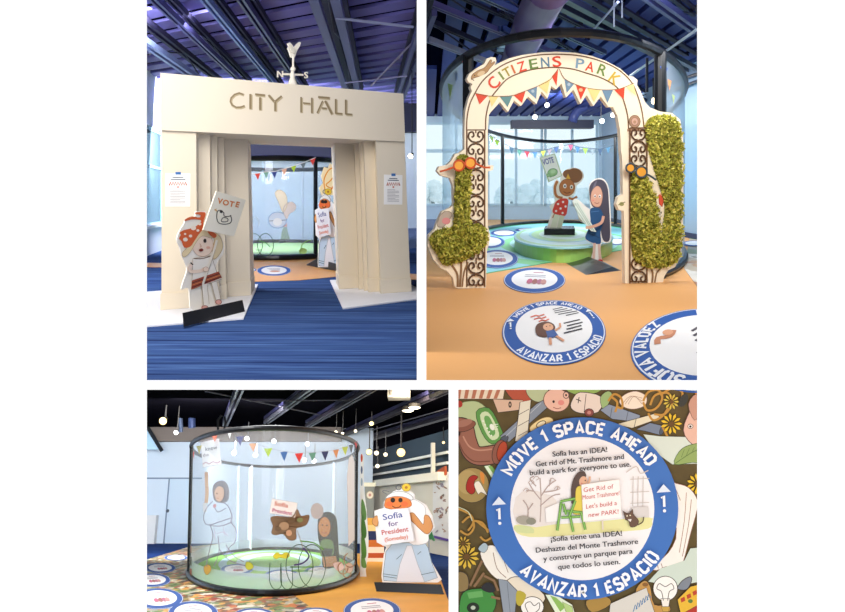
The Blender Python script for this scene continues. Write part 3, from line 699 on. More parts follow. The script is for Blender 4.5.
# round duct
a_, b_ = R.fl(575, -70, 3.45), R.fl(513, 66, 3.45); dn = (b_-a_).normalized(); L = (b_-a_).length
du = thing('air_duct', R, a_, 'big round purple air duct running up to the ceiling behind the arch', 'duct')
pr = []; 
for k in range(9): pr += [(.25, L*k/8), (.265, L*k/8+.02), (.265, L*k/8+.1), (.25, L*k/8+.12)] if k % 2 == 0 else [(.25, L*k/8)]
MB().lathe(a_, dn, pr, 20).build('duct_pipe', mat('5f5288', .45, .2), R, du, True)
MB().lathe(b_, dn, [(.25, 0), (.22, .2), (.19, .5), (.17, 1)], 20).build('reducer', mat('54487c', .45, .2), R, du, True)
dg = tag(MB().box(R.at(499, 39, 17), (.42, 0, -.02), (0, .5, 0), (.0, 0, -.16)).build('junction_box', mat('9ec6dc', .4), R), 'pale blue junction box beside the duct above the rim', 'box')
tag(MB().box(R.at(517, 55, 17), (.2, 0, .06), (0, .3, 0), (0, 0, -.12)).build('junction_box', mat('8ec0da', .4), R), 'small pale blue junction box just above the arch lettering', 'box')
# black track with spotlights over the enclosure
tk = tag(MB().bar(R.at(590, 88, 26), R.at(622, 101, 31), .08, .08).build('light_track', mat('11131c'), R), 'black lighting track under the deck inside the arch opening', 'light track')
for px, py, lab in ((547, 105, 'glowing spotlight at the top middle of the arch opening'), (535, 117, 'lower left glowing spotlight inside the arch opening'), (602, 121, 'glowing spotlight by the right side of the arch opening'), (613, 115, 'rightmost glowing spotlight inside the arch opening')):
    spot(R, R.at(px, py, 29), (0, -1, -.25), lab, .075, 'ffffff', cord=(.55), em=14)
spot(R, R.at(655, 101, 24), (0, -1, -.2), 'warm spotlight beside the right post of the enclosure', .1, 'ffe6b8', cord=.6, em=14)
du2 = thing('air_duct', R, R.at(536, 96, 33), 'dark curved duct hanging under the deck inside the arch opening', 'duct')
MB().tube([R.at(*p, 33) for p in ((572, 122), (574, 116), (578, 110), (586, 106), (596, 104))], .18, 10).build('duct_pipe', mat('3d4678', .4), R, du2, True)
MB().box(R.at(512, 128, 33), (3.0, 0, 0), (0, .6, 0), (0, 0, .3)).build('duct_box', mat('1d2238', .5), R, du2)
# window wall at the back
wb = 36.6; sill_z = .55
def X(px): return R.at(px, 192, wb).x
mb = MB(); mb.box((.04, wb, 0), (X(599), 0, 0), (0, .2, 0), (0, 0, sill_z)); mb.box((X(599), wb, 0), (wallx(wb)+.3-X(599), 0, 0), (0, .2, 0), (0, 0, ZC))
mb.box((.04, wb, 3.95), (X(599), 0, 0), (0, .2, 0), (0, 0, ZC-3.95))
tag(mb.build('wall_back', mat('c6dded', .8), R), kind='structure')
wg = glass('blue_window_glass', 'f3fbff', .06, 'd6f0fb', .02)
for k, (x0, x1) in enumerate(((424, 486), (487, 543), (544, 598))):
    f = MB(); a0, a1 = X(x0), X(x1)
    for z, hh in ((sill_z, .1), (2.72, .14), (3.85, .1)): f.box((a0, wb-.05, z), (a1-a0, 0, 0), (0, .1, 0), (0, 0, hh))
    for q in (0, .52, 1): f.box((a0+(a1-a0-.1)*q, wb-.05, sill_z), (.1, 0, 0), (0, .1, 0), (0, 0, 3.3))
    wo = tag(f.build('window_%d' % (k+3), mat('c4e2f0', .4), R), kind='structure')
    MB().box((a0, wb+.03, sill_z), (a1-a0, 0, 0), (0, .03, 0), (0, 0, 3.3)).build('glazing', wg, R, wo)
# right wall with two pipes
Wn = Vector((wdr.y, -wdr.x, 0)); q0 = Wp - wdr*((Wp.y-7)/wdr.y); q0.z = 0
tag(MB().box(q0, wdr*(DB-7)/wdr.y, Wn*.2, Z*(ZC+.1)).build('wall_right', mat('a4bdd6', .85), R), kind='structure')
tag(MB().box(q0-Wn*.03, wdr*(DB-7)/wdr.y, Wn*.03, Z*.13).build('baseboard_right', mat('2c3f66', .6), R), kind='structure')
WPl = Plane(R, Wp-Wn*.08, Wn)
for (p, q, lab) in (((668, 84), (702, 72), 'upper dark pipe along the pale blue right wall'), ((668, 92), (702, 79), 'lower dark pipe along the pale blue right wall')):
    rod('wall_pipe', lab, WPl(*p), WPl(*q), .035, '222b42', 'pipe', R)
# trees outside; window glare is put into their bleached crown colour
def tree(R, px, py, dep, rr, col, lab, gz=-.5):
    p = R.at(px, py, dep); o = thing('tree', R, Vector((p.x, p.y, gz)), lab, 'tree'); rnd = random.Random(px)
    m = MB()
    for _ in range(14): m.ball(p+Vector((rnd.uniform(-1, 1), rnd.uniform(-.6, .6), rnd.uniform(-.7, .4)))*rr*.7, rr*rnd.uniform(.25, .4), 10)
    m.build('crown', mat(col, .9, noise=.3, scale=3), R, o); MB().tube([Vector((p.x, p.y, gz)), p], .15, 6).build('trunk', mat('6f7a78'), R, o)
tree(R, 433, 192, 60, 1.6, 'dceef2', 'pale tree outside the window left of the arch', -.8)
tree(R, 525, 190, 60, 1.5, 'dceef2', 'pale tree outside the window behind the bunting, left of the VOTE child', -.8)
tree(R, 540, 196, 66, 1.7, 'dceef2', 'pale low tree outside the window right beside the raised placard', -.8)
tree(R, 512, 197, 64, 1.3, 'dceef2', 'pale small tree outside the window near the left far post', -.8)
tree(R, 582, 196, 62, 1.6, 'dceef2', 'pale tree outside the window between the two children', -.8)
# ---- round enclosure
rz = R.at(561, 32.5, (O.c-O.e*O.b).y).z
enc = thing('park_enclosure', R, O.c, 'big round enclosure with black rim and posts behind the park arch', 'enclosure')
pa, pb = O(468, 192), O(660, 192)
def tang(p): d = p-O.c; return math.atan2(d.dot(O.u)/O.a, -d.dot(O.e)/O.b)
ta, tb = tang(pa), tang(pb)
rail(O, rz, .058, 0, 2*pi, 'top_rail', RIM, R, enc, 96, True)
rail(O, .05, .06, tb, 2*pi+ta, 'bottom_rail', RIM, R, enc, 80)
GL = glass('clear_blue_glass', 'f3fafe', .07, 'd9effb', .04)
drum(O, .05, rz-.02, tb+.95, 2*pi+ta-.95, 'glass_wall', GL, R, enc, 80)
GW = glass('hazy_blue_glass', 'eef8fd', .4, 'd3eaf8', .03)  # pale haze in the side panes stands in for window brightness behind them
drum(O, .05, rz-.02, tb, tb+.95, 'side_glass', GW, R, enc, 24); drum(O, .05, rz-.02, ta-.95, ta, 'side_glass', GW, R, enc, 24)
for px, r in ((468, .075), (660, .08)):
    q = O(px, 192); MB().tube([Vector((q.x, q.y, 0)), Vector((q.x, q.y, rz))], r, 10).build('post', RIM, R, enc)
for px in (502.5, 615.5):
    q = O(px, 192, far=True); MB().tube([Vector((q.x, q.y, 0)), Vector((q.x, q.y, rz))], .06, 8).build('post', RIM, R, enc)
a = Art(lambda x, y, l: O(x, y, l+.03))
for x, y, c, w_, h_ in ((464, 63, 'd9435c', 3, 7), (456, 78, '8fa6c0', 2, 6), (450, 91, 'b4d06a', 2.5, 8), (664, 72, '2d4f9a', 4, 6), (669.5, 85, 'e0925a', 2, 6), (673.5, 99, 'c6d98a', 1.5, 5)):
    a = Art(lambda x, y, l: O(x, y, l+.12)); a.poly([(x-w_, y-h_), (x+w_, y-h_+2), (x, y+h_)], c); a.build('flag_print', R, enc)
# floor inside: green, blue and mint rings
Lp, Lq = R.fl(470, 276.5), R.fl(640, 247.5)
def inside(k=.985, z=.012):
    pts = [O.pt(2*pi*i/96, z, k) for i in range(96)]; n = (Lq-Lp).cross(Z); n = n if n.y > 0 else -n
    out = []
    for i in range(96):
        p, q = pts[i], pts[(i+1) % 96]; dp, dq = (p-Lp).dot(n), (q-Lp).dot(n)
        if dp > 0: out.append(p)
        if dp*dq < 0: out.append(p+(q-p)*(dp/(dp-dq)))
    return out
fo = tag(MB().slab(inside(), (0, 0, -.01)).build('floor_disc', mat('62c79a', .6), R), 'green and turquoise ringed floor inside the round enclosure', 'floor covering')
cc = R.fl(563, 243); 
def inn(u, v, l): return Vector((u, v, .014+l))
a = Art(inn, True, 0, .0008); a.rough = .6
pts = [(p.x, p.y) for p in inside(.93)]; a.poly(pts, '8fd4dc')
def ring_pts(kx, ky, n=60):
    out = []
    n_ = (Lq-Lp).cross(Z); n_ = n_ if n_.y > 0 else -n_
    for i in range(n):
        p = cc + O.u*(kx*cos(2*pi*i/n)) + O.e*(ky*sin(2*pi*i/n))
        d = (p-Lp).dot(n_)
        if d < 0: p = p - n_*(d/n_.dot(n_))
        out.append((p.x, p.y))
    return out
for kx, ky, c in ((1.75, 6.5, '7fd08f'), (1.6, 5.6, 'a5dfe6'), (1.35, 4.6, '8ad79a'), (1.15, 3.9, 'b5e6ea')): a.poly(ring_pts(kx, ky), c)
a.build('ring_print', R, fo)
# round platform
n_, f_ = R.fl(563, 263), R.fl(563, 236); pc = (n_+f_)/2; pb_ = (f_-n_).length/2; pw_ = 46.5*pc.length/F
def pel(k, z, dz=0): return [pc + O.u*(pw_*k*cos(2*pi*i/56)) + O.e*(pb_*k*sin(2*pi*i/56)) + Z*z for i in range(56)]
ph = R.at(563, 247, n_.y).z
stg = thing('round_platform', R, pc, 'low round platform with green glowing side and ringed top behind the arch', 'platform')
MB().slab(pel(1, 0), Z*(ph-.03)).build('side', mat('a8d66a', .35), R, stg); MB().slab(pel(1.02, ph-.03), Z*.03).build('top', mat('a9dfe0', .3), R, stg)
tp = pc+Z*ph
a = Art(lambda u, v, l: pc + O.u*(pw_*u) + O.e*(pb_*v) + Z*(ph+l), True, .002, .001); a.rough = .3
for k, c in ((.97, '9fd98a'), (.9, 'bfe9e6'), (.72, '8fd3d8'), (.66, 'a9dd8e'), (.5, 'd3efe0'), (.3, 'b5e3a6')): a.ell(0, 0, k, k, c, n=48)
a.build('ring_print', R, stg)
# floor stickers
def ex1(a):
    for k, (x0, x1) in enumerate(((.1, .34), (.08, .4), (.05, .46), (.08, .52), (.2, .5))): a.line([(x0+.03*k, .56-.075*k), (x1+.03*k, .6-.075*k)], .032, '4c4a50')
    for k, (x0, x1) in enumerate(((.2, .56), (.24, .58), (.2, .52), (.12, .5))): a.line([(x0, .0-.1*k), (x1, .05-.1*k)], .036, '3d3b42')
    for k, (x0, x1) in enumerate(((-.42, -.12), (-.36, -.1), (-.28, -.06))): a.line([(x0, .36-.1*k), ((x0+x1)/2-.03, .4-.1*k), ((x0+x1)/2+.03, .36-.1*k), (x1, .4-.1*k)], .04, 'd9705a')
    a.poly([(-.38, -.24), (-.36, .02), (-.24, .12), (-.08, .1), (0, -.02), (-.02, -.16), (-.12, -.2), (-.22, -.34)], '6a4a3c', 3); a.ell(-.13, -.06, .1, .12, 'e3ae8c'); a.ell(-.16, -.04, .012, .016, '2a2020'); a.ell(-.09, -.04, .012, .016, '2a2020')
    a.poly([(-.2, -.18), (-.04, -.17), (.0, -.36), (-.2, -.4)], '4a66a0')
    a.line([(-.16, -.38), (-.19, -.56)], .05, 'd99c7a'); a.line([(-.04, -.36), (.06, -.52)], .05, 'd99c7a'); a.line([(-.02, -.2), (.1, -.12), (.12, .0)], .04, 'd99c7a')
    for x, y in ((-.84, .26), (.85, .24)):
        a.poly([(x-.08, y+.02), (x+.08, y+.02), (x, y+.12)], 'eef3fb'); a.line([(x-.035, y-.04), (x, y-.01), (x, y-.17)], .03, 'eef3fb'); a.ell(x, y-.22, .02, .02, 'eef3fb')
def ex2(a):
    a.line([(-.1, .48), (.25, .5)], .06, 'b86a78')
    for k in range(2): a.line([(-.35, .25-.14*k), (.35, .27-.14*k)], .05, '8d8a95')
    for x, c in ((-.12, 'c96a86'), (.05, 'a86a62'), (.2, 'b9748c'), (.32, 'd09a92')): a.ell(x, -.26, .09, .2, c)
    a.line([(-.2, -.4), (.4, -.38)], .05, 'b78a8a')
def ex3(a):
    for k in range(5): a.line([(-.62+.01*k, .6-.11*k), (-.1+.1*k, .6-.11*k)], .05, '4f4c55')
    for k in range(3): a.line([(-.45, -.05-.11*k), (.1-.08*k, -.05-.11*k)], .05, '4f4c55')
    a.line([(.1, -.5), (.25, -.42), (.4, -.5), (.5, -.4)], .09, 'c98a6a', 3); a.ell(.2, -.52, .08, .08, 'e0a582')
GR = 'blue ringed floor stickers in the park room'
decal(R, 554, 301, 366, 50.5, 13, 'MOVE 1 SPACE AHEAD', 'AVANZAR 1 ESPACIO', 'large blue ringed sticker lettered AVANZAR 1 ESPACIO in the middle of the orange floor', GR, ex1)
decal(R, 534.5, 268, 293.5, 30.5, -8, 'PIERDES UN TURNO' if False else '', '', 'smaller blue ringed sticker on orange floor just before the green enclosure floor', GR, ex2)
decal(R, 703, 309.5, 394, 70, -130, '', '', 'blue ringed sticker lettered with a name, cut by the right edge of the orange floor', GR, ex3)
for px, t, b, hw, lab in ((497, 251, 269.5, 21, 'blue ringed sticker on the turquoise floor beside the left arch leg'), (490, 237, 249, 15, 'blue ringed sticker second behind the left arch leg on turquoise floor'),
                          (504, 230.5, 237, 13.5, 'small blue ringed sticker at the far left of the turquoise floor'), (528, 228.6, 232.4, 13, 'pale flat sticker far back on the green floor near the glass'),
                          (617, 239, 246, 9, 'blue ringed sticker half hidden by the right arch leg'), (694, 241.5, 247, 12, 'blue ringed sticker on the scrap print at the right wall')):
    decal(R, px, t, b, hw, 0, '', '', lab, GR, ex2 if t > 250 else None, zz=.022)
# name on the right sticker, set round the ring
for o in bpy.data.objects:
    if o.name.startswith('floor_sticker') and 'lettered with a name' in o.get('label', ''): namest = o
n_, f_ = R.fl(703, 394), R.fl(703, 309.5); c = (n_+f_)/2; bb = f_-c; aa = Vector((1, 0, 0))*70*c.y/F
a = Art(lambda u, v, l: c + aa*u + bb*v + Z*(l+.008), True, .004, .0004)
def along(t, a0, size, flip=1):
    a = Art(lambda u, v, l: c + aa*u + bb*v + Z*(l+.008), True, .004, .0004); a.stencil(t, size*.8, 'f2f4fa', (0, 0, .875-size*.4, a0, 1, 1)); a.build('name_print', R, namest)
along('SOFIA', -pi*.70, .2); along('VALDEZ', pi*.985, .2); along('EZ', pi*.5, .17)

# ---- the arch
AP = Plane.through(R, (463, 289), (668, 282))
arch = thing('park_arch', R, R.fl(560, 286), 'tall cut-out garden arch lettered CITIZENS PARK with moss topiary and pennants', 'arch')
outer = [(458.5, 288.5), (455, 287), (453, 278), (447, 271), (441, 268), (433, 259), (427.5, 245), (429, 235), (435, 229), (438, 220), (442, 211.5), (449, 208.5), (453.5, 205), (453, 185), (450, 178), (441, 175.5), (437, 171), (439, 166.5), (447, 165), (452, 160), (455, 154), (461, 152), (464.5, 149), (464.5, 130), (465.5, 110), (469, 97), (472, 91), (470.5, 87), (472.5, 84), (468.5, 82), (467, 79), (469, 74), (477, 68), (484, 64), (487, 58.5), (491, 57), (495.5, 57.5), (496.5, 61), (494.5, 65.5), (500, 62.5), (510, 58), (522, 55), (540, 52.5), (556, 51.7), (575, 52.7), (592, 56), (606, 61), (620, 68.5), (629, 76.5), (633, 76.5), (637.5, 80), (637, 85), (640.5, 91), (645, 102), (650, 107.5), (660, 111.5), (672, 113), (680, 119.5), (683, 135), (683.5, 170), (683, 230), (681, 256), (675, 267), (668, 270.5), (664.5, 276), (662.5, 284), (630, 285)]
inner_ = [(625, 285), (624.8, 265), (624, 211), (619, 210), (616.5, 204), (618.5, 197), (623, 194), (622.5, 162), (621, 150), (620, 130), (617.5, 116), (613, 107), (608.5, 107), (600.5, 96.5), (593.5, 106), (586.5, 95), (580.5, 104), (573.5, 89.5), (566, 97.5), (561.5, 83.5), (556, 89.5), (551.5, 86), (547.5, 98.5), (541.5, 91.5), (536.5, 104), (528, 96.5), (521, 106), (514, 100.5), (508, 112), (500, 102), (491, 112), (489, 115), (487.8, 130), (488, 165), (493.5, 165.5), (493, 170), (488, 171.5), (487.8, 226), (490.5, 236), (488.5, 246), (487, 250), (486, 288)]
bd = board(AP, outer+inner_, .07, R, 'board', arch, 'f6e9cf')
BR, BD = '6b4a2c', '51361f'
a = Art(AP)
a.line([(466.5, 130), (467, 118), (469.5, 105), (474, 95), (481, 83), (490, 74), (503, 65), (518, 59), (536, 55.3), (556, 54.2), (576, 55.3), (594, 59), (610, 65), (622, 72.5), (632, 83), (638, 97), (642, 112), (644, 128)], 1.3, BR, 5)
a.line([(485.5, 130), (486, 116), (490, 100), (497, 90), (506, 80), (516, 74.5), (530, 70), (544, 68), (557, 67.5), (572, 69), (586, 73), (600, 77.5), (611, 83), (619, 90), (624, 102), (627.5, 116), (628.5, 130)], 1.3, BR, 5)
for x0, x1, y0, y1 in ((466.7, 484.6, 130, 287), (629, 646, 128, 283.5)):
    for x in (x0, x1): a.line([(x, y0), (x, y1)], 1.5, BR)
    for y in (y0, y1-2): a.line([(x0, y), (x1, y)], 1.2, BR)
    m_ = (x0+x1)/2; n = 6; hh = (y1-y0)/n; q = (x1-x0)/4
    for k in range(n):
        if x0 > 600 and 1 <= k <= 4 and k != 1: continue
        yc = y0+hh*(k+.5)
        for sx in (-1, 1):
            for sy in (-1, 1):   # C-scrolls back to back
                a.line([(m_+sx*.9, yc+sy*1), (m_+sx*q*.9, yc+sy*hh*.06), (m_+sx*q*1.6, yc+sy*hh*.2), (m_+sx*q*1.45, yc+sy*hh*.38), (m_+sx*q*.7, yc+sy*hh*.42), (m_+sx*q*.45, yc+sy*hh*.28), (m_+sx*q*.95, yc+sy*hh*.22)], 1.8, BD, 4)
        a.line([(m_, yc-hh*.5), (m_, yc-hh*.38)], 1.3, BR); a.line([(m_, yc+hh*.38), (m_, yc+hh*.5)], 1.3, BR); a.ell(m_, yc, 1.3, 1.6, BR)
a.build('ironwork_print', R, bd)
a = Art(AP, lift=.004); red, ye, bl, te = 'd9472c', 'ecd58c', '6f8ea6', '5f8c8c'
for c, p in ((red, [(475, 93), (488, 95.3), (479.5, 104.5)]), (ye, [(488.6, 96.2), (498.6, 96.3), (491.5, 107)]), (te, [(499.4, 96.3), (512.4, 95.6), (507.5, 107)]), (red, [(513.3, 95.2), (525.5, 90.6), (521.8, 103)]), (bl, [(526.5, 90.3), (537, 86.2), (536, 99)]), (ye, [(538, 85.7), (550, 79), (547, 94)]), (red, [(551.6, 76.5), (558, 69), (556.3, 86)]), (bl, [(564.3, 78.8), (574, 83.8), (566.5, 93)]), (red, [(575.6, 84.6), (586, 87.6), (580.5, 100)]), (ye, [(587, 88), (600.4, 89.6), (593.8, 102.5)]), (bl, [(601.5, 89.7), (612.8, 90.2), (607.2, 103)]), (red, [(614, 90), (624.3, 87.6), (623.5, 99.5)]), ('f0dc96', [(626, 87), (633, 84), (636, 96)])):
    a.poly(p, c)
a.line([(474, 93), (486, 95.8), (500, 96.4), (513, 95.5), (526, 90.8), (538, 86), (550, 79.5), (558, 68.5)], .6, '8a5a30', 3); a.line([(559, 69), (564, 78.5), (576, 84.8), (590, 88.7), (606, 90), (620, 88.7), (634, 83)], .6, '8a5a30', 3)
a.ell(580.3, 90, 2, 1.8, 'e9b98a'); a.ell(532.5, 91.3, 1.6, 1.6, 'aebfc9'); a.ell(568.5, 84.5, 1.6, 1.6, 'aebfc9')
a.build('pennant_print', R, bd)
lets = [('C', 493.3, 82.8, 48, red, 17), ('I', 501, 75.5, 36, '7c8f48', 13), ('T', 506.8, 71.8, 30, 'a4922f', 13), ('I', 513, 69, 24, 'cc6a30', 13), ('Z', 521.5, 66.3, 17, red, 14), ('E', 533.3, 63.6, 10, '66833f', 14), ('N', 545, 62.1, 4, '5f8399', 14), ('S', 556.6, 61.3, 6, red, 15), ('P', 580, 63.4, -6, '7b9cb0', 14), ('A', 590, 66.4, -14, red, 14), ('R', 602.5, 69.8, -22, '6f8a44', 15), ('K', 615, 78.5, -38, 'c9a73c', 16)]
for ch, x, y, r, c, sz in lets:
    a = Art(AP, lift=.004); th = math.radians(r); h_ = sz*.36
    a.text(ch, x+h_*sin(th), y+h_*cos(th), sz, c, r, .015, fitw={'I': 2}.get(ch, sz*.6)); o = a.build('letter', R, bd)
a = Art(AP, lift=.004)
a.poly([(471, 79), (472.5, 74.5), (478, 70.5), (484, 68), (487.5, 64), (490, 60), (491.5, 60.5), (491, 63.5), (494, 61.5), (494.5, 63), (490, 68), (486, 73), (480, 76), (474, 78)], 'b28a5c', 3, '6e5236', .5); a.ell(481, 73.5, 4, 2.2, 'd9bd92', -.4)
a.ell(474.5, 75.5, .6, .6, '2c2118'); a.line([(471, 79), (474, 80.5)], .8, '6e5236')
a.build('bird_print', R, bd)
a = Art(AP, lift=.004); a.ell(634.5, 121.5, 5.6, 6.2, 'a98468', 0, '6b4f3c', .6); a.ell(634.5, 121.5, 3.4, 3.8, 'c9a390', 0, '8a6552', .5); a.ell(634.5, 122, 1.4, 1.6, 'a98468'); a.poly([(627, 129), (640, 128), (644, 131), (627, 131.5)], 'a98468')
a.build('snail_print', R, bd)
a = Art(AP, lift=.004); a.poly([(437.5, 226), (439, 218), (443, 212.5), (449, 211.5), (452, 215), (447, 222), (443, 227)], 'b9a999', 4, '7d6a58', .5); a.ell(446, 221, 4.2, 3.4, 'd58a8a'); a.line([(441, 214), (445, 211)], .7, '7d6a58'); a.build('small_bird_print', R, bd)
a = Art(AP, lift=.004)
for L, w_ in (([(457.5, 287), (457.3, 275), (453, 267), (449, 262)], 2.2), ([(459.8, 287), (461, 270), (461, 258)], 2.2), ([(462, 287), (464, 272), (468, 262)], 1.6), ): a.line(L, w_, '8a6a48', 3)
a.build('trunk_print', R, bd); a = Art(AP, lift=.004); a.line([(652, 283), (652.5, 273), (650, 266)], 2, '8a6a48', 3); a.line([(654.5, 283), (656.5, 273), (661, 268)], 1.6, '8a6a48', 3); a.line([(650, 283), (663, 283)], .8, '8a6a48'); a.build('trunk_print', R, bd); a = Art(AP, lift=.004); a.ell(621.5, 204, 2.4, 2, '9a9a62'); a.line([(618, 205), (625, 202)], .8, '7d7a4c')
a.build('leaf_print', R, bd)
a = Art(AP, lift=.004); a.poly([(658.5, 195), (662, 193), (664, 199), (662, 207), (659, 204)], 'd9573c', 0, '8a2f20', .4); a.ell(661.5, 194, 1.6, 1.6, 'e9b08f'); a.line([(660, 206), (660.7, 225)], 1.2, 'd9cfc0'); a.build('figure_print', R, bd)
# real moss glued on: thousands of small leaves
def moss(name, poly, n, thick, cols, seed, label):
    rnd = random.Random(seed); poly = curve(poly, True, 3); P_ = [Vector((x, y)) for x, y in poly]
    x0, x1 = min(p.x for p in P_), max(p.x for p in P_); y0, y1 = min(p.y for p in P_), max(p.y for p in P_)
    def ins(x, y):
        r = False
        for i in range(len(P_)):
            a, b = P_[i], P_[i-1]
            if (a.y > y) != (b.y > y) and x < (b.x-a.x)*(y-a.y)/(b.y-a.y)+a.x: r = not r
        return r
    def edge(x, y): return min((Vector((x, y))-p).length for p in P_[::2])
    vs, fs, ix = [], [], []
    # mossy mat underneath
    tri = [tuple(t) for t in tessellate_polygon([[Vector((p.x, p.y, 0)) for p in P_]])]
    for p in P_: vs.append(AP(p.x, p.y, .008))
    fs += tri; ix += [0]*len(tri); k = 0
    while k < n:
        x, y = rnd.uniform(x0, x1), rnd.uniform(y0, y1)
        if not ins(x, y): continue
        k += 1; d = min(edge(x, y)/5, 1); c = AP(x, y, .01+thick*rnd.random()*d)
        s = rnd.uniform(.016, .032)
        t = Vector((rnd.gauss(0, 1), rnd.gauss(0, .4)-.5, rnd.gauss(0, 1)+.3)).normalized(); b = t.cross(Vector((rnd.gauss(0, 1), rnd.gauss(0, 1), rnd.gauss(0, 1)))).normalized()
        q = len(vs); vs += [c-t*s, c+b*s*.45, c+t*s, c-b*s*.45]; fs.append((q, q+1, q+2, q+3)); ix.append(rnd.choices(range(len(cols)), [1.2, 3, 3, 2, 1][:len(cols)])[0])
    return tag(link(name, vs, fs, [mat(c, .8) for c in cols], ix, R, arch), label)
MC = ['77792a', 'a6a83e', 'c2bd4e', 'dcd068', '8a8a38']
moss('moss_topiary', [(457, 157), (463, 155), (468, 158), (469.5, 170), (468.5, 200), (469.5, 223), (477, 224), (484, 228), (487, 236), (484.5, 245), (479, 251), (471, 256), (462, 261), (455, 262), (447, 265), (441, 262), (436, 253), (430.5, 245), (429.5, 238), (434, 232), (444, 228), (452.5, 226), (454, 205), (454.5, 190), (455.5, 172)], 7000, .09, MC, 3, 'green moss topiary with a long neck and round bush')
moss('moss_hedge', [(644.5, 126), (650, 118), (658, 115.5), (667, 115.5), (676, 121), (679.5, 132), (680, 160), (679.6, 205), (678.5, 250), (674.5, 262), (662, 267), (648, 267.5), (636, 262), (631, 250), (630, 215), (630, 176), (636, 172), (641, 173), (648, 180), (653, 194), (658, 222), (660.7, 234), (663, 222), (664, 205), (660, 190), (655, 174), (650, 158), (646, 143)], 11500, .1, MC, 5, 'tall green moss hedge on the right leg')
def shades(nm, lx, rx, col_f, arms, lab):
    g = MB(); PL = Plane(R, AP.p+AP.n*.13, AP.n)
    l_ = MB()
    for (x, y, r) in (lx, rx):
        g.tube([PL(x+r*cos(2*pi*i/20), y+r*sin(2*pi*i/20)) for i in range(20)], .012, 6, True)
        l_.slab([PL(x+r*.95*cos(2*pi*i/20), y+r*.95*sin(2*pi*i/20)) for i in range(20)], PL.n*-.01)
    for L in arms: g.tube([PL(*p) for p in L], .012, 6)
    o = tag(g.build(nm, mat(col_f, .4), R, arch), lab); BASE[o.name] = BASE[arch.name]
    l_.build('lens', mat('e8a23a', .3), R, o)
shades('sunglasses', (459, 165.5, 5.2), (470.5, 163, 5.2), 'c9572c', ([(454, 167), (446, 170), (440, 171.5)], [(464, 163.5), (466, 163)], [(475.6, 163.5), (484, 167.5), (490, 167.5)]), 'orange sunglasses on the topiary')
shades('sunglasses', (630.5, 168, 4.4), (641.5, 172, 5.4), '3c4a52', ([(635, 168), (636.4, 169.5)], [(646.5, 174), (652, 177), (656, 180)]), 'dark framed sunglasses with yellow lenses on the hedge')

# ---- bunting across the far glass
FZ = Plane(R, O.c+O.e*O.b*.86, O.e)
fl = [('8fae5c', 492, 139), ('a9cf3c', 497, 143), ('4c6f86', 511.5, 150.5), ('5aa08a', 519.5, 152.5), ('cf3b4a', 527, 154.3), ('4f7fae', 534.8, 155), ('a9c24a', 543, 153.6), ('8a7f86', 549.5, 152), ('3f5a86', 556, 150), ('d0486a', 570.5, 147.3), ('3f6f9a', 577.5, 149.6), ('8fc24a', 585.3, 151), ('7d8a90', 592.5, 151.5), ('3a4f6a', 600, 152), ('4f7f9a', 608, 150)]
tag(MB().tube([FZ(486, 133)] + [FZ(x, y-3) for _, x, y in fl] + [FZ(615, 145)], .014, 5).build('bunting_string', mat('5d6a78'), R), 'string of small flags across the far glass of the park enclosure', 'string')
CN = ['olive', 'lime', 'slate', 'sea green', 'crimson', 'blue', 'yellow green', 'mauve grey', 'indigo', 'pink', 'steel blue', 'leaf green', 'grey', 'charcoal blue', 'teal blue']
for (c, x, y), nm in zip(fl, CN):
    tag(board(FZ, [(x-2.7, y-3), (x+2.7, y-2.9), (x+.2, y+3.6)], .02, R, 'bunting_flag', None, c), nm+' flag on the string behind the park arch', 'flag', 'flags behind the park arch')

# ---- child with red dotted dress and placard on the platform
cp = R.fl(562, 234, ph); CP = Plane(R, cp, Vector((.05, -1, 0)))
st = thing('child_standee', R, CP(560, 233), 'cut-out child in red dotted dress raising a VOTE placard on the platform', 'standee')
bd2 = board(CP, [(547, 233), (549, 222), (552, 212), (550, 206), (555, 201.5), (553.5, 193), (554, 184), (557, 179), (560.5, 183), (561, 176), (564, 171.5), (568, 169), (574, 167.5), (581, 170), (584, 176), (581, 182), (576.5, 186), (575, 193), (571, 198), (567, 200), (567.5, 206), (565, 215), (562, 219), (560, 233)], .04, R, 'board', st, 'efe6d6', 4)
a = Art(CP)
a.ell(574.5, 175.5, 8, 7.4, '8a5a36'); a.ell(568, 174, 5, 4.6, '8a5a36'); a.poly([(565.5, 180), (568, 173.5), (570.5, 179)], 'e8b23c')
a.ell(567, 187.5, 7.8, 8.6, 'b9713c', .1, '7a4424', .4); a.ell(564.8, 186, 1.7, 2.2, 'f4ece0'); a.ell(571.5, 187, 1.6, 2.1, 'f4ece0'); a.ell(564.9, 186.2, .8, 1.1, '201610'); a.ell(571.4, 187.2, .8, 1.1, '201610')
a.line([(563.5, 191.5), (566.5, 193.2), (570.5, 192.2)], .8, '6a2c1c', 3)
a.line([(562.5, 198), (556.5, 196), (554.8, 188), (557.3, 181)], 2.6, 'b9713c', 4); a.line([(568.5, 198), (573, 199), (577, 196.5)], 2.4, 'b9713c', 3)
a.poly([(556.5, 201), (562, 198.5), (568, 199.5), (567.5, 207), (565, 216), (553, 213), (554, 206)], 'd8402f', 3)
for x, y in ((558, 204), (563, 202), (565.5, 206.5), (560.5, 208.5), (556, 211), (562.5, 213)): a.ell(x, y, 1.1, 1.1, 'f4e6da')
a.poly([(554, 214), (559, 215), (555, 232), (549, 232)], 'dfe0c0'); a.poly([(559.5, 215), (564.5, 216), (562, 226), (559, 232), (556, 232)], 'd3d6b4')
a.line([(554.5, 213), (552.5, 218)], 1, 'b9713c')
a.build('figure_print', R, bd2)
CP2 = Plane(R, CP.p+CP.n*.08, CP.n)
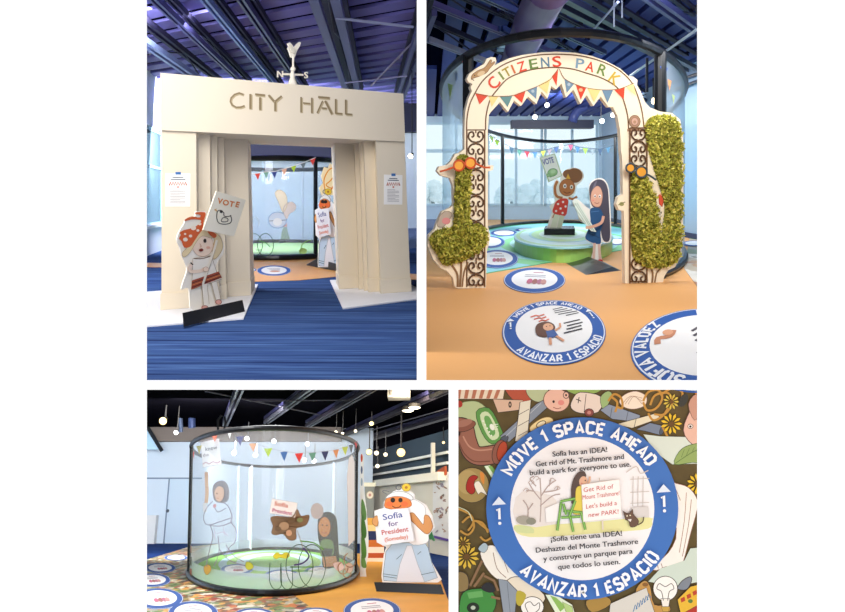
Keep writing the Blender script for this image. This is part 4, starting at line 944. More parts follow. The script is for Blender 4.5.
sg = board(CP2, [(539.5, 157.5), (555, 153.2), (562.5, 176), (548.5, 182.5)], .03, R, 'placard', st, 'eef0e4')
a = Art(CP2)
a.line([(540.3, 158), (554.6, 154), (561.7, 175.6), (549, 181.5)], .7, '9cc07a', closed=True)
a.text('VOTE', 548.7, 163.7, 8, '46549a', 15, .02, 11.5)
a.ell(552.5, 172.5, 5, 3.8, '9cc48a', -.3, '5c8a56', .5); a.ell(548.4, 175.3, 1.8, 1.6, '9cc48a', 0, '5c8a56', .4); a.ell(553, 171.5, 2.6, 2, 'bcd8a4', -.3); a.line([(550, 177.2), (557, 174)], 1, '7fae70')
a.build('placard_print', R, sg)
p0, p1 = R.fl(545, 235, ph), R.fl(574, 235.5, ph)
def block_on(R, parent, pts, z, col='121317', name='stand_base', top=None):
    return MB().slab([R.fl(x, y, z+.001) for x, y in pts], Z*top).build(name, mat(col, .25), R, parent)
block_on(R, st, [(544, 235.3), (575, 235.3), (574, 231.8), (545.5, 231.8)], ph, top=.13)

# ---- girl with long dark hair holding rolled plans
GP = Plane(R, R.fl(597, 262), Vector((-.1, -1, 0)))
st = thing('child_standee', R, GP(596, 263), 'cut-out girl with long dark hair and navy dress holding rolled plans', 'standee')
bd3 = board(GP, [(591.5, 262.5), (593, 250), (592.5, 244), (586, 240), (585.5, 235), (589, 226), (580, 221), (577, 212), (572.5, 203), (575, 198.5), (580, 201), (588, 208), (590.5, 208), (589.5, 197), (589, 186), (592.5, 180.5), (599, 178), (605, 180), (608.5, 187), (610, 200), (611, 220), (611, 240), (606, 243), (602, 242), (600.5, 250), (601.5, 263)], .04, R, 'board', st, 'e9e4da', 4)
a = Art(GP)
a.poly([(589.5, 195), (589.5, 187), (593, 181.5), (599, 179.3), (604.5, 181.5), (607.8, 189), (609, 205), (610, 225), (609.5, 240), (604, 241), (601, 232), (600, 212), (592, 206)], '4a4552', 4)
a.poly([(594, 184), (597, 181), (594.5, 190), (592, 203), (591, 196)], '6a6470', 3)
a.poly([(592, 191), (597, 186), (601, 189), (602.5, 197), (600, 206), (594, 206), (590.8, 200)], 'd9a58a', 4, 'a8745a', .4)
a.ell(595, 196, 1.2, 1.6, 'f4ece4'); a.ell(599.8, 196.3, 1.3, 1.7, 'f4ece4'); a.ell(595, 196.3, .7, .9, '1f1a1c'); a.ell(599.7, 196.6, .7, .9, '1f1a1c')
a.line([(594.5, 202.5), (597, 203.5), (599, 202.6)], .6, '9a4a3c', 3); a.ell(593, 200.5, 1.2, .9, 'e08a7a')
a.poly([(590, 209.5), (596, 207.5), (601, 210), (604, 219), (600.5, 232), (600, 244), (585.8, 239), (588.5, 229), (590.5, 221)], '24507c', 4)
a.line([(588, 233), (600, 238)], .5, '163450'); a.line([(591, 212), (599, 211)], .5, '4f7cab')
a.line([(594.5, 243), (593.6, 259)], 2.6, 'd9b3a0'); a.line([(599, 244), (600, 259)], 2.6, 'd9b3a0')
a.ell(592.8, 260.5, 2.6, 1.8, 'c23a34'); a.ell(600.2, 261, 2.6, 1.8, 'c23a34')
a.build('figure_print', R, bd3)
GP2 = Plane(R, GP.p+GP.n*.08, GP.n)
rl = board(GP2, [(572.8, 201), (577, 199), (596.5, 232), (591, 231), (585, 224), (579, 217)], .04, R, 'rolled_plans', st, 'dfe6d8')
a = Art(GP2, lift=.003); 
for L in ([(575, 203), (592, 230)], [(577, 203), (594, 231)], [(574, 206), (586, 224)]): a.line(L, .5, '9ab0a0')
a.line([(603.5, 216), (601, 223), (591, 227), (585.5, 227.5)], 2.8, 'd9a58a', 4); a.build('forearm_print', R, rl)
A1, B1, E1, G1_ = R.fl(564, 262), R.fl(586, 275), R.fl(589, 254.5), R.fl(621, 270.5)
C1, D1_ = R.at(577.5, 251.8, R.fl(577.5, 257).y), R.at(612, 266.8, R.fl(612, 270.5).y)
MB().add([A1, B1, D1_, C1, E1, G1_], [(0, 1, 2, 3), (3, 2, 5, 4), (1, 5, 2), (0, 3, 4), (0, 4, 5, 1)]).build('stand_base', mat('12141a', .3, spec=.3), R, st)
lamp(R, (2.7, 7.2, 3.3), (2.6, 10.5, 1.6), 1.6, 130, (1, .96, .9))  # added lights for the arch and the enclosure behind it
lamp(R, (3.6, 22, 4.1), (3.6, 22.1, 0), 4, 420, (.95, .98, 1))
lamp(R, (4.4, 28, 4.0), (5.6, 36, 1.5), 2.5, 500, (.95, .98, 1))
lamp(R, (3.0, 11.4, 3.7), (3.0, 16, .6), 1.8, 260, (.98, .99, 1))
autogroup('park room')
# ================================================================== ROOM WITH THE GLASS DRUM
R = Room(1.3, 505)
def aim(vx): d = R.ray(vx, 505); return Vector((d.x, d.y, 0)).normalized()
fl4 = [R.fl(*p) for p in ((-420, 636), (449.5, 636), (449.5, 536), (60, 536))]
tag(MB().slab(fl4, (0, 0, -.05)).build('floor', carpet('navy_carpet', [(.3, '14244f'), (.5, '1c3468'), (.7, '223f7c')], (1, 6, 1)), R), kind='structure')
sc = [(-120, 596), (60, 575), (147, 559.5), (188, 547), (240, 541), (300, 560), (296, 597), (318, 612), (350, 636), (-120, 636)]
tag(MB().slab([R.fl(*p, .008) for p in sc], (0, 0, -.006)).build('floor_mat', scrap_print('scrap_print_mat', (11, 4.5, 1), ['8a5a2c', 'd8c49a', '5f7a34', 'c9702c', '3a3020', 'e9e0cc', '9a3a24', 'a9924a', 'b8b0a0', '6d5a34', 'd9a24a', '7a8f5a']), R), kind='structure')
ov = [(294, 597), (300, 560), (340, 552), (366, 554), (392, 566), (421, 577), (441, 580), (447, 597), (449.3, 602), (449.3, 636), (350, 636), (318, 612)]
tag(MB().slab([R.fl(*p, .007) for p in ov], (0, 0, -.006)).build('floor_vinyl', mat('e0a03c', .5, noise=.12, scale=1.5), R), kind='structure')
YB = R.fl(167, 543.5).y
zt = R.at(167, 442, YB).z
mb = MB().box(R.at(100, 505, YB)*1 - Z*1.3, R.at(372, 505, YB)-R.at(100, 505, YB), Vector((0, .2, 0)), Z*4.2)
tag(mb.build('wall_back', mat('dce8f4', .85), R), kind='structure')
tag(MB().box((R.at(100, 505, YB).x-.1, 12, 0), (.1, 0, 0), (0, YB-11.8, 0), (0, 0, 4.2)).build('wall_left', mat('d3e4f3', .85), R), kind='structure')
xl = lambda px, d=YB: R.at(px, 505, d).x
z479 = R.at(167, 479, YB).z
d_ = MB(); d_.box((xl(100), YB-.04, z479), (xl(200)-xl(100), 0, 0), (0, .04, 0), (0, 0, .05)); d_.box((xl(166.6), YB-.04, 0), (.05, 0, 0), (0, .04, 0), (0, 0, z479))
tag(d_.build('trim_3', mat('7f92a8', .6), R), kind='structure')
dr = MB().box((xl(167.5), YB-.03, .05), (xl(190)-xl(167.5), 0, 0), (0, .03, 0), (0, 0, z479-.05)).build('door_1', mat('d3e4f3', .7), R); tag(dr, kind='structure')
MB().ball((xl(168.5), YB-.06, 1.1), .06).build('handle', mat('6d7480', .3, .8), R, dr)
tag(MB().box((xl(100), YB-.5, zt), (xl(340)-xl(100), 0, 0), (0, .5, 0), (0, 0, 1.2)).build('trim_4', mat('8d8078', .8), R), kind='structure')
cb = tag(MB().box((xl(100), YB-.35, 0), (xl(160)-xl(100), 0, 0), (0, .3, 0), (0, 0, .95)).build('low_cabinet', mat('ecebea', .6), R), 'low white cabinet against the pale blue wall at the left edge', 'cabinet')
sl = MB().slab([R.at(*p, YB-.6) for p in ((100, 366), (161, 449.5), (100, 449.5))], (0, .05, 0)).build('wall_panel', mat('bfe0f5', .6), R)
tag(sl, 'pale blue slanted panel with dark edge high on the left wall', 'panel')
MB().tube([R.at(147-20, 393, YB-.66), R.at(162, 451, YB-.66)], .07, 6).build('edge_bar', mat('20242c'), R, sl)
# ceiling
ZC = 4.0; y0c = 19.5
tag(MB().box((xl(60, 21)-2, y0c-1, ZC), (R.fl(449.5, 540).x*1.35-xl(60, 21)+2, 0, 0), (0, 38, 0), (0, 0, .06)).build('ceiling', mat('0c0b10', .9, spec=0), R), kind='structure')
GJ = 'thin roof joists above the glass drum'
for p0, p1, lab, c in (((240, 391), (226, 424), 'pale steel joist rising from the drum rim near its left end', '3c3a44'), ((312, 391), (270, 421), 'pale steel joist rising from the middle of the drum rim', '4c4a54'),
                    ((372, 391), (312, 425), 'purple roof joist over the right half of the drum', '332c36'), ((449, 392), (345, 436), 'long dark violet joist slanting over the right end of the drum', '2c2730'), ((449, 418), (352, 446), 'lowest dark joist behind the hanging spotlights', '2a2630')):
    joist(p0, p1, 3.72, .22, 'roof_joist', lab, c, R=R, ext=(1, 1), w=.16, webs=False)
rod('conduit', 'thin grey conduit crossing the dark ceiling above the drum', R.fl(205, 391, 3.8), R.fl(330, 417, 3.8), .018, '44424a', 'conduit', R)
rod('conduit', 'thin pale conduit crossing the joists near the ceiling middle', R.fl(250, 401, 3.7), R.fl(352, 400, 3.7), .016, '4a474e', 'conduit', R)
rod('conduit', 'thin conduit sloping down to the right over the spotlights', R.fl(372, 430, 3.6), R.fl(449, 408, 3.6), .016, '44404a', 'conduit', R)
for px, y0, y1, c, lab in ((191, 385, 428, '3d4a72', 'dark blue round duct hanging down right of the warm spotlight'), (180, 385, 432, '55617a', 'grey blue pipe hanging beside the warm spotlight'), (171, 385, 415, '4a4038', 'brown pipe at the upper left above the warm spotlight')):
    p = R.at(px, y0, YB-4); q = R.at(px+1, y1, YB-4); tag(MB().tube([p, q], .12 if px == 191 else .07, 12).build('hanging_pipe', mat(c, .4, .2), R), lab, 'pipe')
hk = tag(MB().tube([R.at(*p, 24) for p in ((218, 430), (218, 420), (221, 415.5), (224.5, 417), (225.5, 423), (224, 430))], .03, 8).build('cable_loop', mat('15161a'), R), 'black cable loop on the drum rim at its left', 'cable')
vt = thing('air_vent', R, R.fl(395, 396, 3.9), 'cream square air vent under the dark ceiling at the top right', 'vent')
q = R.fl(387.5, 397, 3.8); MB().box(q, (.55, 0, 0), (0, .8, 0), (0, 0, .25)).build('frame', mat('77726a', .6), R, vt)
m = MB()
for k in range(4): m.box(q+Vector((.06+.11*k, -.02, .05)), (.06, 0, 0), (0, .02, 0), (0, 0, .14))
m.build('louvre', mat('55504a'), R, vt)
# spotlights
WARM = 'ffd98a'
for px, py, r, col, lab, cd in ((163, 421, .17, WARM, 'big warm spotlight at the upper left corner of the drum room', .5), (176, 432.5, .1, 'ffffff', 'small white spotlight hanging low beside the left pipes', .7),
    (371.5, 423.5, .1, 'ffe0a0', 'single warm spotlight on a long rod above the drum right end', .3), (369, 452, .13, WARM, 'leftmost spotlight of the low cluster right of the drum', .6), (376.5, 453, .1, 'fff0d0', 'second spotlight of the low cluster right of the drum', .7),
    (385.5, 454.5, .09, 'fff0d0', 'small tilted spotlight third in the low cluster right of the drum', .6), (401, 452.5, .19, WARM, 'brightest spotlight with starry glow over the sign man', 1.1), (377.5, 466, .09, 'fff0d0', 'lowest spotlight hanging beneath the cluster right of the drum', .5),
    (443, 398, .13, 'fff2c8', 'spotlight in the upper right corner near the ceiling', .3), (336, 432, .07, 'fff0d0', 'tiny spotlight left of a pair just above the drum rim', .6), (342.5, 433.5, .07, 'fff0d0', 'tiny spotlight right of a pair just above the drum rim', .6), (355.5, 431, .07, 'fff0d0', 'tiny spotlight alone above the right end of the drum rim', .6), (443.5, 442.5, .06, 'ffe0a0', 'faint tiny spotlight at the right edge over the white rails', .4)):
    spot(R, R.at(px, py, 26), (0, -1, -.35), lab, r*.65, col, cord=cd, em=2.2, body='2a2622')
for px, py, lab in ((408, 410.5, 'left flat downlight under the violet beam'), (414.5, 407.5, 'right flat downlight under the violet beam')):
    o = thing('downlight', R, R.fl(px, py, 3.6), lab, 'lamp'); p = R.fl(px, py, 3.6)
    MB().lathe(p, -Z, [(.02, -.12), (.14, -.1), (.16, 0)], 12).build('housing', mat('2a2622'), R, o); MB().lathe(p, -Z, [(.15, 0), (.1, .03), (.001, .04)], 12).build('bulb', mat('ffedc8', emit=10), R, o)
# right wall with rails and art panel
A_, B_ = R.fl(362, 539.5), R.fl(451, 557); wd = B_-A_; wdir = wd.normalized(); wnn = Vector((-wdir.y, wdir.x, 0)); wnn = wnn if wnn.y > 0 else -wnn
RW = Plane(R, A_, wnn)
zl = RW(366, 488).z
B2 = R.fl(449.2, 556.6)
tag(MB().box(A_, B2-A_, wnn*.2, Z*(zl+.02)).build('wall_right', mat('d8cdb8', .8), R), kind='structure')
tag(MB().box(A_+Z*zl-wnn*.3, B2-A_, wnn*.5, Z*.22).build('trim_5', mat('f1e6cf', .6), R), kind='structure')
tag(MB().box(A_+Z*(zl+.2)+wnn*.2, B2-A_, wnn*.2, Z*1.2).build('trim_6', mat('3c4a56', .8), R), kind='structure')
for z, lab in ((.42, 'lower white rail above the cream ledge'), (.7, 'upper white rail above the cream ledge')):
    tag(MB().box(A_+Z*(zl+z)-wnn*.05, B2-A_, wnn*.08, Z*.07).build('guard_rail', mat('e6e2d6', .5), R), lab, 'rail')
rp = RW(437.5, 470); tag(MB().box(Vector((rp.x, rp.y, zl+.2))-wnn*.2, wdir*.14, wnn*.1, Z*.85).build('rail_post', mat('efe9da', .5), R), 'white post ending the rails at the right above the art panel', 'post')
tag(MB().slab([RW(x, y) - wnn*.12 for x, y in ((441, 471), (449, 466), (449, 475), (440, 476))], wnn*.06).build('shelf_box', mat('a9502c', .6), R), 'rust red box beside the white rail post', 'box')
ap = board(Plane(R, A_-wnn*.06, wnn), [(433, 476), (449.2, 472), (449.2, 541), (432.5, 537)], .04, R, 'art_panel', None, 'd9d3cc')
tag(ap, 'tall panel printed with brown swirls at the right edge', 'panel')
a = Art(Plane(R, A_-wnn*.06, wnn)); rnd = random.Random(4)
for k in range(26):
    x, y = rnd.uniform(434.5, 447.5), rnd.uniform(478, 532)
    a.line([(x+rnd.uniform(-1.8, 1.8), y+rnd.uniform(-2.4, 2.4)) for _ in range(4)], 1, rnd.choice(['8a5f4a', '7a6a60', 'a9846a', '9a8a92']), 3)
a.poly([(432.5, 535), (449.2, 539), (449.2, 541.5), (432.5, 537.5)], '5a3a8a')
a.build('swirl_print', R, ap)
# pedestal with round clock-like disc behind the man
pd_ = thing('display_column', R, R.fl(369, 549), 'slim grey column with a cream cap and round badge right of the drum', 'column')
CPm = Plane(R, R.fl(369, 549), Vector((0, -1, 0)))
board(CPm, [(364.5, 486), (374.5, 486), (372.5, 549), (366, 549)], .2, R, 'shaft', pd_, '8a8a80'); board(Plane(R, CPm.p+Vector((0, -.05, 0)), CPm.n), [(364, 482.5), (375.5, 482.5), (375.5, 486.5), (364, 486.5)], .3, R, 'cap', pd_, 'f0e6c8')
a = Art(CPm, lift=.03); a.ell(370, 495, 3.4, 3.8, 'e9d8bc', 0, 'b9a182', .5); a.ell(370, 495, 1.4, 1.6, 'c98a7a'); a.build('badge', R, pd_)
shf = thing('book_shelf', R, R.fl(374, 562), 'stack of coloured printed boards standing behind the sign man', 'display')
SPm = Plane(R, R.fl(374, 562), Vector((0, -1, 0)))
for (y0, y1, c) in ((518, 525, 'd9a24a'), (525, 531, 'e8c98a'), (531, 540, '24305c'), (540, 547, 'c9702c'), (547, 553, 'f0e6d8'), (553, 558, 'b8542c'), (558, 566, 'eee6da')):
    board(SPm, [(367, y0), (384, y0), (384, y1), (367, y1)], .15, R, 'printed_board', shf, c)
# ---- the drum
O = Oval(R, 272.5, 597, 7.4, 75.3); O.R_row = 505
rz = R.at(272.5, 429, (O.c-O.e*O.b).y).z
KT = 1.03
TS = Vector((-.085, 0, 0))           # the top ring sits a touch to the left of the bottom ring
drm = thing('glass_drum', R, O.c, 'big milky glass drum with black rims and printed drawings', 'enclosure')
MG = glass('milky_drum_glass', 'f8fbfe', .16, 'f0f5fa', .012)
def ktop(z): return 1+(KT-1)*z/rz
mb = MB(); n = 110; vs = []
for i in range(n): t = 2*pi*i/n; vs += [O.pt(t, .06), O.pt(t, rz, KT)+TS]
mb.add(vs, [(2*i, (2*i+2) % (2*n), (2*i+3) % (2*n), 2*i+1) for i in range(n)]); mb.build('glass_wall', MG, R, drm, True)
MB().tube([O.pt(2*pi*i/110, rz, KT)+TS for i in range(110)], .042, 8, True).build('top_rail', RIM, R, drm)
MB().tube([O.pt(2*pi*i/110, .05) for i in range(110)], .055, 8, True).build('bottom_rail', RIM, R, drm)
m = MB(); vs = []
for i in range(n): t = 2*pi*i/n; vs += [O.pt(t, .1, .995), O.pt(t, .32, .995)]
m.add(vs, [(2*i, (2*i+2) % (2*n), (2*i+3) % (2*n), 2*i+1) for i in range(n)]); m.build('frosted_band', glass('frosted_glass', 'eef4f8', .7, 'dfe7ee', .02), R, drm, True)
def post(px, r, m_, far=False, name='post'):
    q = O(px, 505, 0, far); d = (q-O.c); b_ = Vector((q.x, q.y, .05)); t_ = Vector((O.c.x+d.x*KT, O.c.y+d.y*KT, rz))+TS; MB().tube([b_, t_], r, 8).build(name, m_, R, drm)
post(194, .035, RIM); post(356.5, .04, RIM)
post(240, .045, mat('a9b4c4'), True); post(335, .05, mat('a9b4c4'), True); post(252, .07, mat('dfe3ea'), True, 'inner_post')
# floor inside
gf = tag(MB().slab([O.pt(2*pi*i/64, .03, .97) for i in range(64)], (0, 0, -.02)).build('floor_disc', mat('86c850', .7), R), 'green ringed floor inside the glass drum', 'floor covering')
gc = O.c + O.e*1.3
a = Art(lambda u, v, l: gc + O.u*u*O.a + O.e*v*O.b + Z*(.032+l), True, .001, .001)
for k, c in ((.72, 'bfe3ea'), (.62, 'a9d97c'), (.5, 'd3eef2'), (.34, '9fd47a')): a.ell(0, 0, k, k, c, n=48)
a.build('ring_print', R, gf)
GI = 'stickers on the floor inside the glass drum'
for px, t, b, hw, lab in ((236.5, 566.5, 577.5, 15, 'blue ringed sticker inside the drum near the front left glass'), (282, 572, 584, 16.5, 'blue ringed sticker inside the drum under the wheel drawing'), (319.5, 568.5, 580.5, 14.5, 'blue ringed sticker inside the drum at the front right'), (224, 549.5, 556.5, 9.5, 'pale sticker inside the drum beneath the figure drawing'), (270, 542.5, 546.5, 9, 'small pale sticker at the far side inside the drum'), (245, 545, 549.5, 9, 'faint pale sticker beside the far grey post inside the drum')):
    decal(R, px, t, b, hw, 0, '', '', lab, GI, ex2 if b > 570 else None, zz=.05, rcol='6a86b8')
# cloth banner with bunting all round the glass: each pennant is printed on the glass
DG = lambda x, y, l: O(x, y, l+.2)
for c, x, y, w_, h_, nm in (('e2633f', 214.5, 438, 3.2, 4.2, 'orange red'), ('f2f2ee', 229.5, 434, 3, 5, 'white'), ('2b2f7a', 240, 441, 4, 5, 'navy'), ('e9a877', 253, 447.5, 4, 4.5, 'peach'), ('b4d02c', 268, 452.5, 4.4, 4.5, 'lime'), ('4a74b0', 284, 456.5, 3.8, 5, 'blue'), ('e2403a', 299, 458, 4.2, 5, 'red'), ('6aa58f', 312.5, 457.5, 3.6, 5, 'teal'), ('1f2560', 325, 456, 3.6, 4.8, 'dark navy'), ('e0924a', 336, 454, 3, 4.6, 'orange'), ('c2d63a', 345, 451, 3.2, 4.6, 'yellow green'), ('5f6a70', 351, 449, 2.4, 4.4, 'grey'), ('d8363c', 356, 445, 1.6, 3.6, 'crimson'), ('e6d43a', 199, 450, 2.6, 4.6, 'yellow'), ('d8363c', 193.5, 455.5, .9, 4, 'dark red')):
    a = Art(DG); a.poly([(x-w_, y-h_+.6), (x+w_, y-h_), (x+.3, y+h_)], c); tag(a.build('pennant', R, drm), nm+' pennant on the glass')
a = Art(DG); a.line([(205, 437), (215, 434.5), (230, 430.5), (241, 436.5), (254, 443), (269, 448), (285, 451.5), (300, 453), (313, 452.5), (326, 451), (337, 449.5), (346, 446.5), (353, 443.5), (357.5, 440.5)], .35, '9a9aa2', 3); a.build('pennant_cord', R, drm)
LN = '8f818e'
a = Art(DG)   # sign held up by the line-drawn child
a.poly([(200.5, 442.5), (219, 438.5), (221.5, 464.5), (203, 467.5)], 'f4f4f2', 0, 'c9c4c8', .4)
a.text('knew', 211.5, 450, 5.5, '33333a', 10, .01, 12); a.text('the', 206, 456.5, 4.6, '77747c', 10, .01, 6); a.line([(202.5, 464.5), (206, 462.4), (209, 464), (213, 461.7), (217, 463), (220, 461.2)], 1, 'c9a0a8', 3)
a.build('sign_drawing', R, drm)
a = Art(DG)
a.line([(206.5, 472), (206.5, 480), (207, 493), (206, 503)], 3.6, 'e0b48c', 3); a.line([(204.6, 503), (205, 512)], 3.8, 'f1efee')
for y in (476, 487): a.line([(205, y), (209, y+.4)], .6, 'b98a64')
a.poly([(212.5, 493), (213.5, 485), (218, 481.3), (224, 481), (228, 485.5), (229.3, 493), (228, 500.5), (222, 503), (215, 501)], '8d898c', 5)
a.poly([(214.5, 492), (218, 486.5), (223, 488), (224, 495), (221, 501), (216.5, 500)], 'e3bfa4', 4); a.ell(217, 493.5, .6, .8, '3a3030'); a.line([(216, 498), (219, 498.4)], .5, 'b0604a')
for L in ([(213, 501), (206, 509), (203.5, 519), (208, 525), (219, 522), (231, 518)], [(222, 502), (228, 506), (232, 516), (231, 522), (236, 530), (235, 542), (229, 548), (226, 558)], [(210, 525), (213, 535), (210, 548), (206, 566)], [(206, 566), (212, 567)], [(214, 506), (218, 512), (226, 508)], [(232, 522), (221, 526), (210, 525.5)], [(226, 545), (234, 556), (244, 562)], [(218, 536), (219, 552), (214, 566)], [(219, 549), (229, 560), (246, 566)]): a.line(L, .7, LN, 4)
for L in ([(216, 534), (224, 532), (228, 536)], [(214, 528), (215, 540)], [(223, 527), (225, 536)]): a.line(L, .5, 'cdbcd2', 3)
a.poly([(213, 505), (216, 503.5), (216.5, 507), (213.5, 508)], 'd99a9a')
a.poly([(204.5, 566), (209.5, 565), (211, 570), (207, 575), (204, 571)], 'd9a83a', 3, '8a6a2a', .4); a.poly([(246.5, 562), (251, 563), (253.5, 567), (249, 570), (245.5, 567)], 'b9b83a', 3, '7a7a2a', .4)
a.build('child_drawing', R, drm)
a = Art(DG)   # mud splat with little sign
a.poly([(272, 498.5), (297.5, 503), (295, 517.5), (269.5, 513)], 'f0eeea', 0, 'c4beb8', .4)
a.text('Sofía', 281, 506.5, 6, 'c9705a', -10, .01, 14); a.text('President', 282, 513.5, 5.4, 'b9507a', -10, .01, 20)
a.build('small_sign_drawing', R, drm)
a = Art(DG)
a.poly([(270.5, 518), (278, 516), (292, 517), (297, 509), (301, 516), (309, 515), (307, 524), (301, 527), (296, 529), (296, 539), (289, 540), (283, 534), (276, 535), (271.5, 533), (273, 526)], '8a6f54', 3, '6a5238', .5)
for x, y, rx, ry, c in ((284, 526, 5, 4, 'a98a6a'), (291, 521, 4, 2.5, '6a5238'), (278, 529, 3, 2.5, '6f5840'), (300, 520, 3, 2.4, '7f8a5a'), (289, 533, 3, 3, 'c9a080')): a.ell(x, y, rx, ry, c)
a.line([(297, 530), (301, 541), (303, 548)], .6, '9a8a70')
a.build('mud_drawing', R, drm)
DGN = '2f4a34'
a = Art(DG)   # wheel and loops
for cx in (299.5, 312): a.line([(cx+13.5*cos(2*pi*t/30), 566+21.5*sin(2*pi*t/30)) for t in range(30)], .8, DGN, closed=True)
a.line([(290, 567), (314, 567)], 1.2, '5a9a3a'); a.line([(291, 571), (313, 571)], .8, '5a9a3a'); a.line([(303, 548), (309, 556), (303, 563), (294, 565)], 1.6, '4a3f7a', 4); a.line([(300, 541), (314, 543), (324, 550)], 1.2, '5a9a3a', 3)
a.build('wheel_drawing', R, drm)
a = Art(DG)
for cx in (276, 287): a.line([(cx-6, 563), (cx-6.5, 580), (cx-3, 588), (cx+2, 589), (cx+5.5, 584), (cx+5, 566)], .8, DGN, 4)
a.poly([(273, 556), (277, 552.5), (281, 554.5), (286, 552.5), (290, 555), (286, 558.5), (280, 557.5), (276, 559)], 'd9cf3a', 3, '9a9a2a', .4)
a.build('loop_drawing', R, drm)
a = Art(DG)
for cx, cy, r in ((343, 568, 5), (350, 560, 6), (347, 573, 4)): a.line([(cx+r*cos(2*pi*t/16), cy+r*1.2*sin(2*pi*t/16)) for t in range(12)], 1, 'a5744c', 2)
a.poly([(333, 564), (341, 562), (344, 568), (338, 571)], 'eadfe6', 3, 'b98a94', .4); a.ell(349, 568, 4, 5, 'e9d9cc', 0, 'c08a6a', .5)
a.build('flower_drawing', R, drm)
a = Art(DG); a.poly([(347, 476), (349, 458), (352, 455), (354.5, 462), (354.5, 540), (348.5, 546), (348, 510)], 'eceef0', 0, 'c8c8cc', .4); a.build('column_drawing', R, drm)
a = Art(DG); a.ell(317, 511, 6.5, 8, 'c3c6cc'); a.build('cloud_drawing', R, drm)
# narrow printed strip on the glass left and right of the posts
for y, h_, c in ((453, 10, '2a3350'), (511, 10, 'b9a06a'), (523, 8, 'cf8a3a'), (533, 9, '9a8a5a'), (545, 8, 'b9742c'), (556, 10, '5a5a3a'), (568, 8, 'a9502c')):
    a = Art(DG); a.poly([(189.9, y), (191.6, y+1), (191.6, y+h_), (189.7, y+h_-1)], c); a.build('edge_print', R, drm)
# girl cut-out standing inside
gp = R.fl(328, 569, .05); IP = Plane(R, gp, Vector((0, -1, 0)))
st = thing('child_standee', R, IP(328, 568), 'cut-out girl with long black hair standing inside the glass drum', 'standee')
b3 = board(IP, [(323, 567), (322, 552), (318.5, 540), (317.5, 528), (318.5, 518), (324, 512.5), (331, 512.5), (336, 518), (337.5, 530), (338.5, 550), (339, 562), (334, 567)], .05, R, 'board', st, '201c1c', 4)
a = Art(IP); a.ell(324.5, 527, 6, 10, 'b9743a', 0, '7a4420', .4); a.ell(322.4, 525, .8, 1, '201410'); a.ell(327, 525.4, .8, 1, '201410'); a.line([(321.5, 532), (324, 533.4), (327, 532.4)], .7, '8a2f24', 3)
a.poly([(321, 541), (331, 540), (334, 548), (332, 556), (321, 556)], '5f7a4a', 3); a.poly([(322, 548), (333, 549), (331, 557), (322, 556)], '23262e'); a.poly([(322, 557), (336, 556), (338, 566), (324, 567)], 'a9734a')
a.build('figure_print', R, b3)
# lamp reflections in the drum glass, stood in for by small glowing spotlights
for px, py, lab in ((247, 438.5, 'glowing stand-in for a lamp reflection above the navy pennant'), (274, 441, 'glowing stand-in for a lamp reflection above the lime pennant'), (234, 453, 'glowing stand-in for a lamp reflection left of the peach pennant'), (255.5, 455, 'glowing stand-in for a lamp reflection beneath the peach pennant'), (307.5, 444, 'glowing stand-in for a lamp reflection right of the drum centre'), (304.5, 460, 'glowing stand-in for a lamp reflection beside the red pennant'), (314, 461, 'glowing stand-in for a lamp reflection beneath the teal pennant')):
    spot(R, R.at(px, py, 24), (0, -1, -.3), lab, .055, 'ffffff', cord=.4, em=12, body='9a9aa2')
ir = MB().box(R.at(258, 533, 17), (1.9, 0, 0), (0, .04, 0), (0, 0, .05)); tag(ir.build('inner_rail', mat('e9edf2'), R), 'pale horizontal rail inside the glass drum', 'rail') if False else None
# floor stickers outside
GO = 'blue ringed stickers on the scrap print mat'
for px, t, b, hw, lab in ((176, 555.3, 561, 11, 'farthest blue ringed sticker on the scrap print mat beside the drum'), (160, 563.5, 573.5, 14.5, 'second blue ringed sticker from the back on the scrap print mat'), (152, 574, 587.5, 17, 'third blue ringed sticker at the left edge of the scrap print mat'), (158, 589, 610, 23, 'large blue ringed sticker at the left edge near the front'), (193, 602, 626, 23, 'blue ringed sticker cut by the lower edge left of the drum front'),
                          (254, 609, 625, 20, 'sliver of a blue ringed sticker at the lower edge below the drum'), (316, 608.5, 622, 17, 'sliver of a blue ringed sticker where scrap print meets orange floor'), (372, 599, 625, 26, 'blue ringed sticker on the orange floor in front of the sign man')):
    decal(R, px, t, b, hw, 10, '', '', lab, GO, ex2, zz=.012, rcol='35589c')
# the man with the sign
ML = Plane.through(R, (378, 588), (442, 590))
man(R, ML, lambda u, v: (375.5+u*.585, 583.5-v*.485), 97, ((376.5, 592), (444.5, 595), (374, 582), (441, 584.5), .35), 'large cut-out man in white shirt and pale jeans holding a handwritten sign')
tl = thing('parrot_cutout', R, ML(430, 540), 'small green cut-out bird behind the elbow of the sign man', 'cut-out'); PT = Plane(R, ML.p-ML.n*.12, ML.n)
board(PT, [(424.5, 530), (427, 526.5), (430.5, 527), (432, 533), (434.5, 541), (431, 539.5), (428, 540), (425, 535)], .03, R, 'board', tl, '3f8a5a', 3)
MB().tube([PT(429, 539), PT(429, 578)], .015, 6).build('support_rod', mat('9aa0a6'), R, tl)
hb = thing('hedge_cutout', R, R.fl(363.5, 577), 'green leafy cut-out edge beside the right post of the drum', 'cut-out'); HP = Plane(R, R.fl(363.5, 577), Vector((0, -1, 0)))
hbb = board(HP, [(360, 578), (360, 470), (361.5, 452), (363.5, 456), (363.5, 486), (366.5, 510), (368.5, 540), (368, 556), (365.5, 570), (366.5, 578)], .05, R, 'board', hb, 'e9ecea')
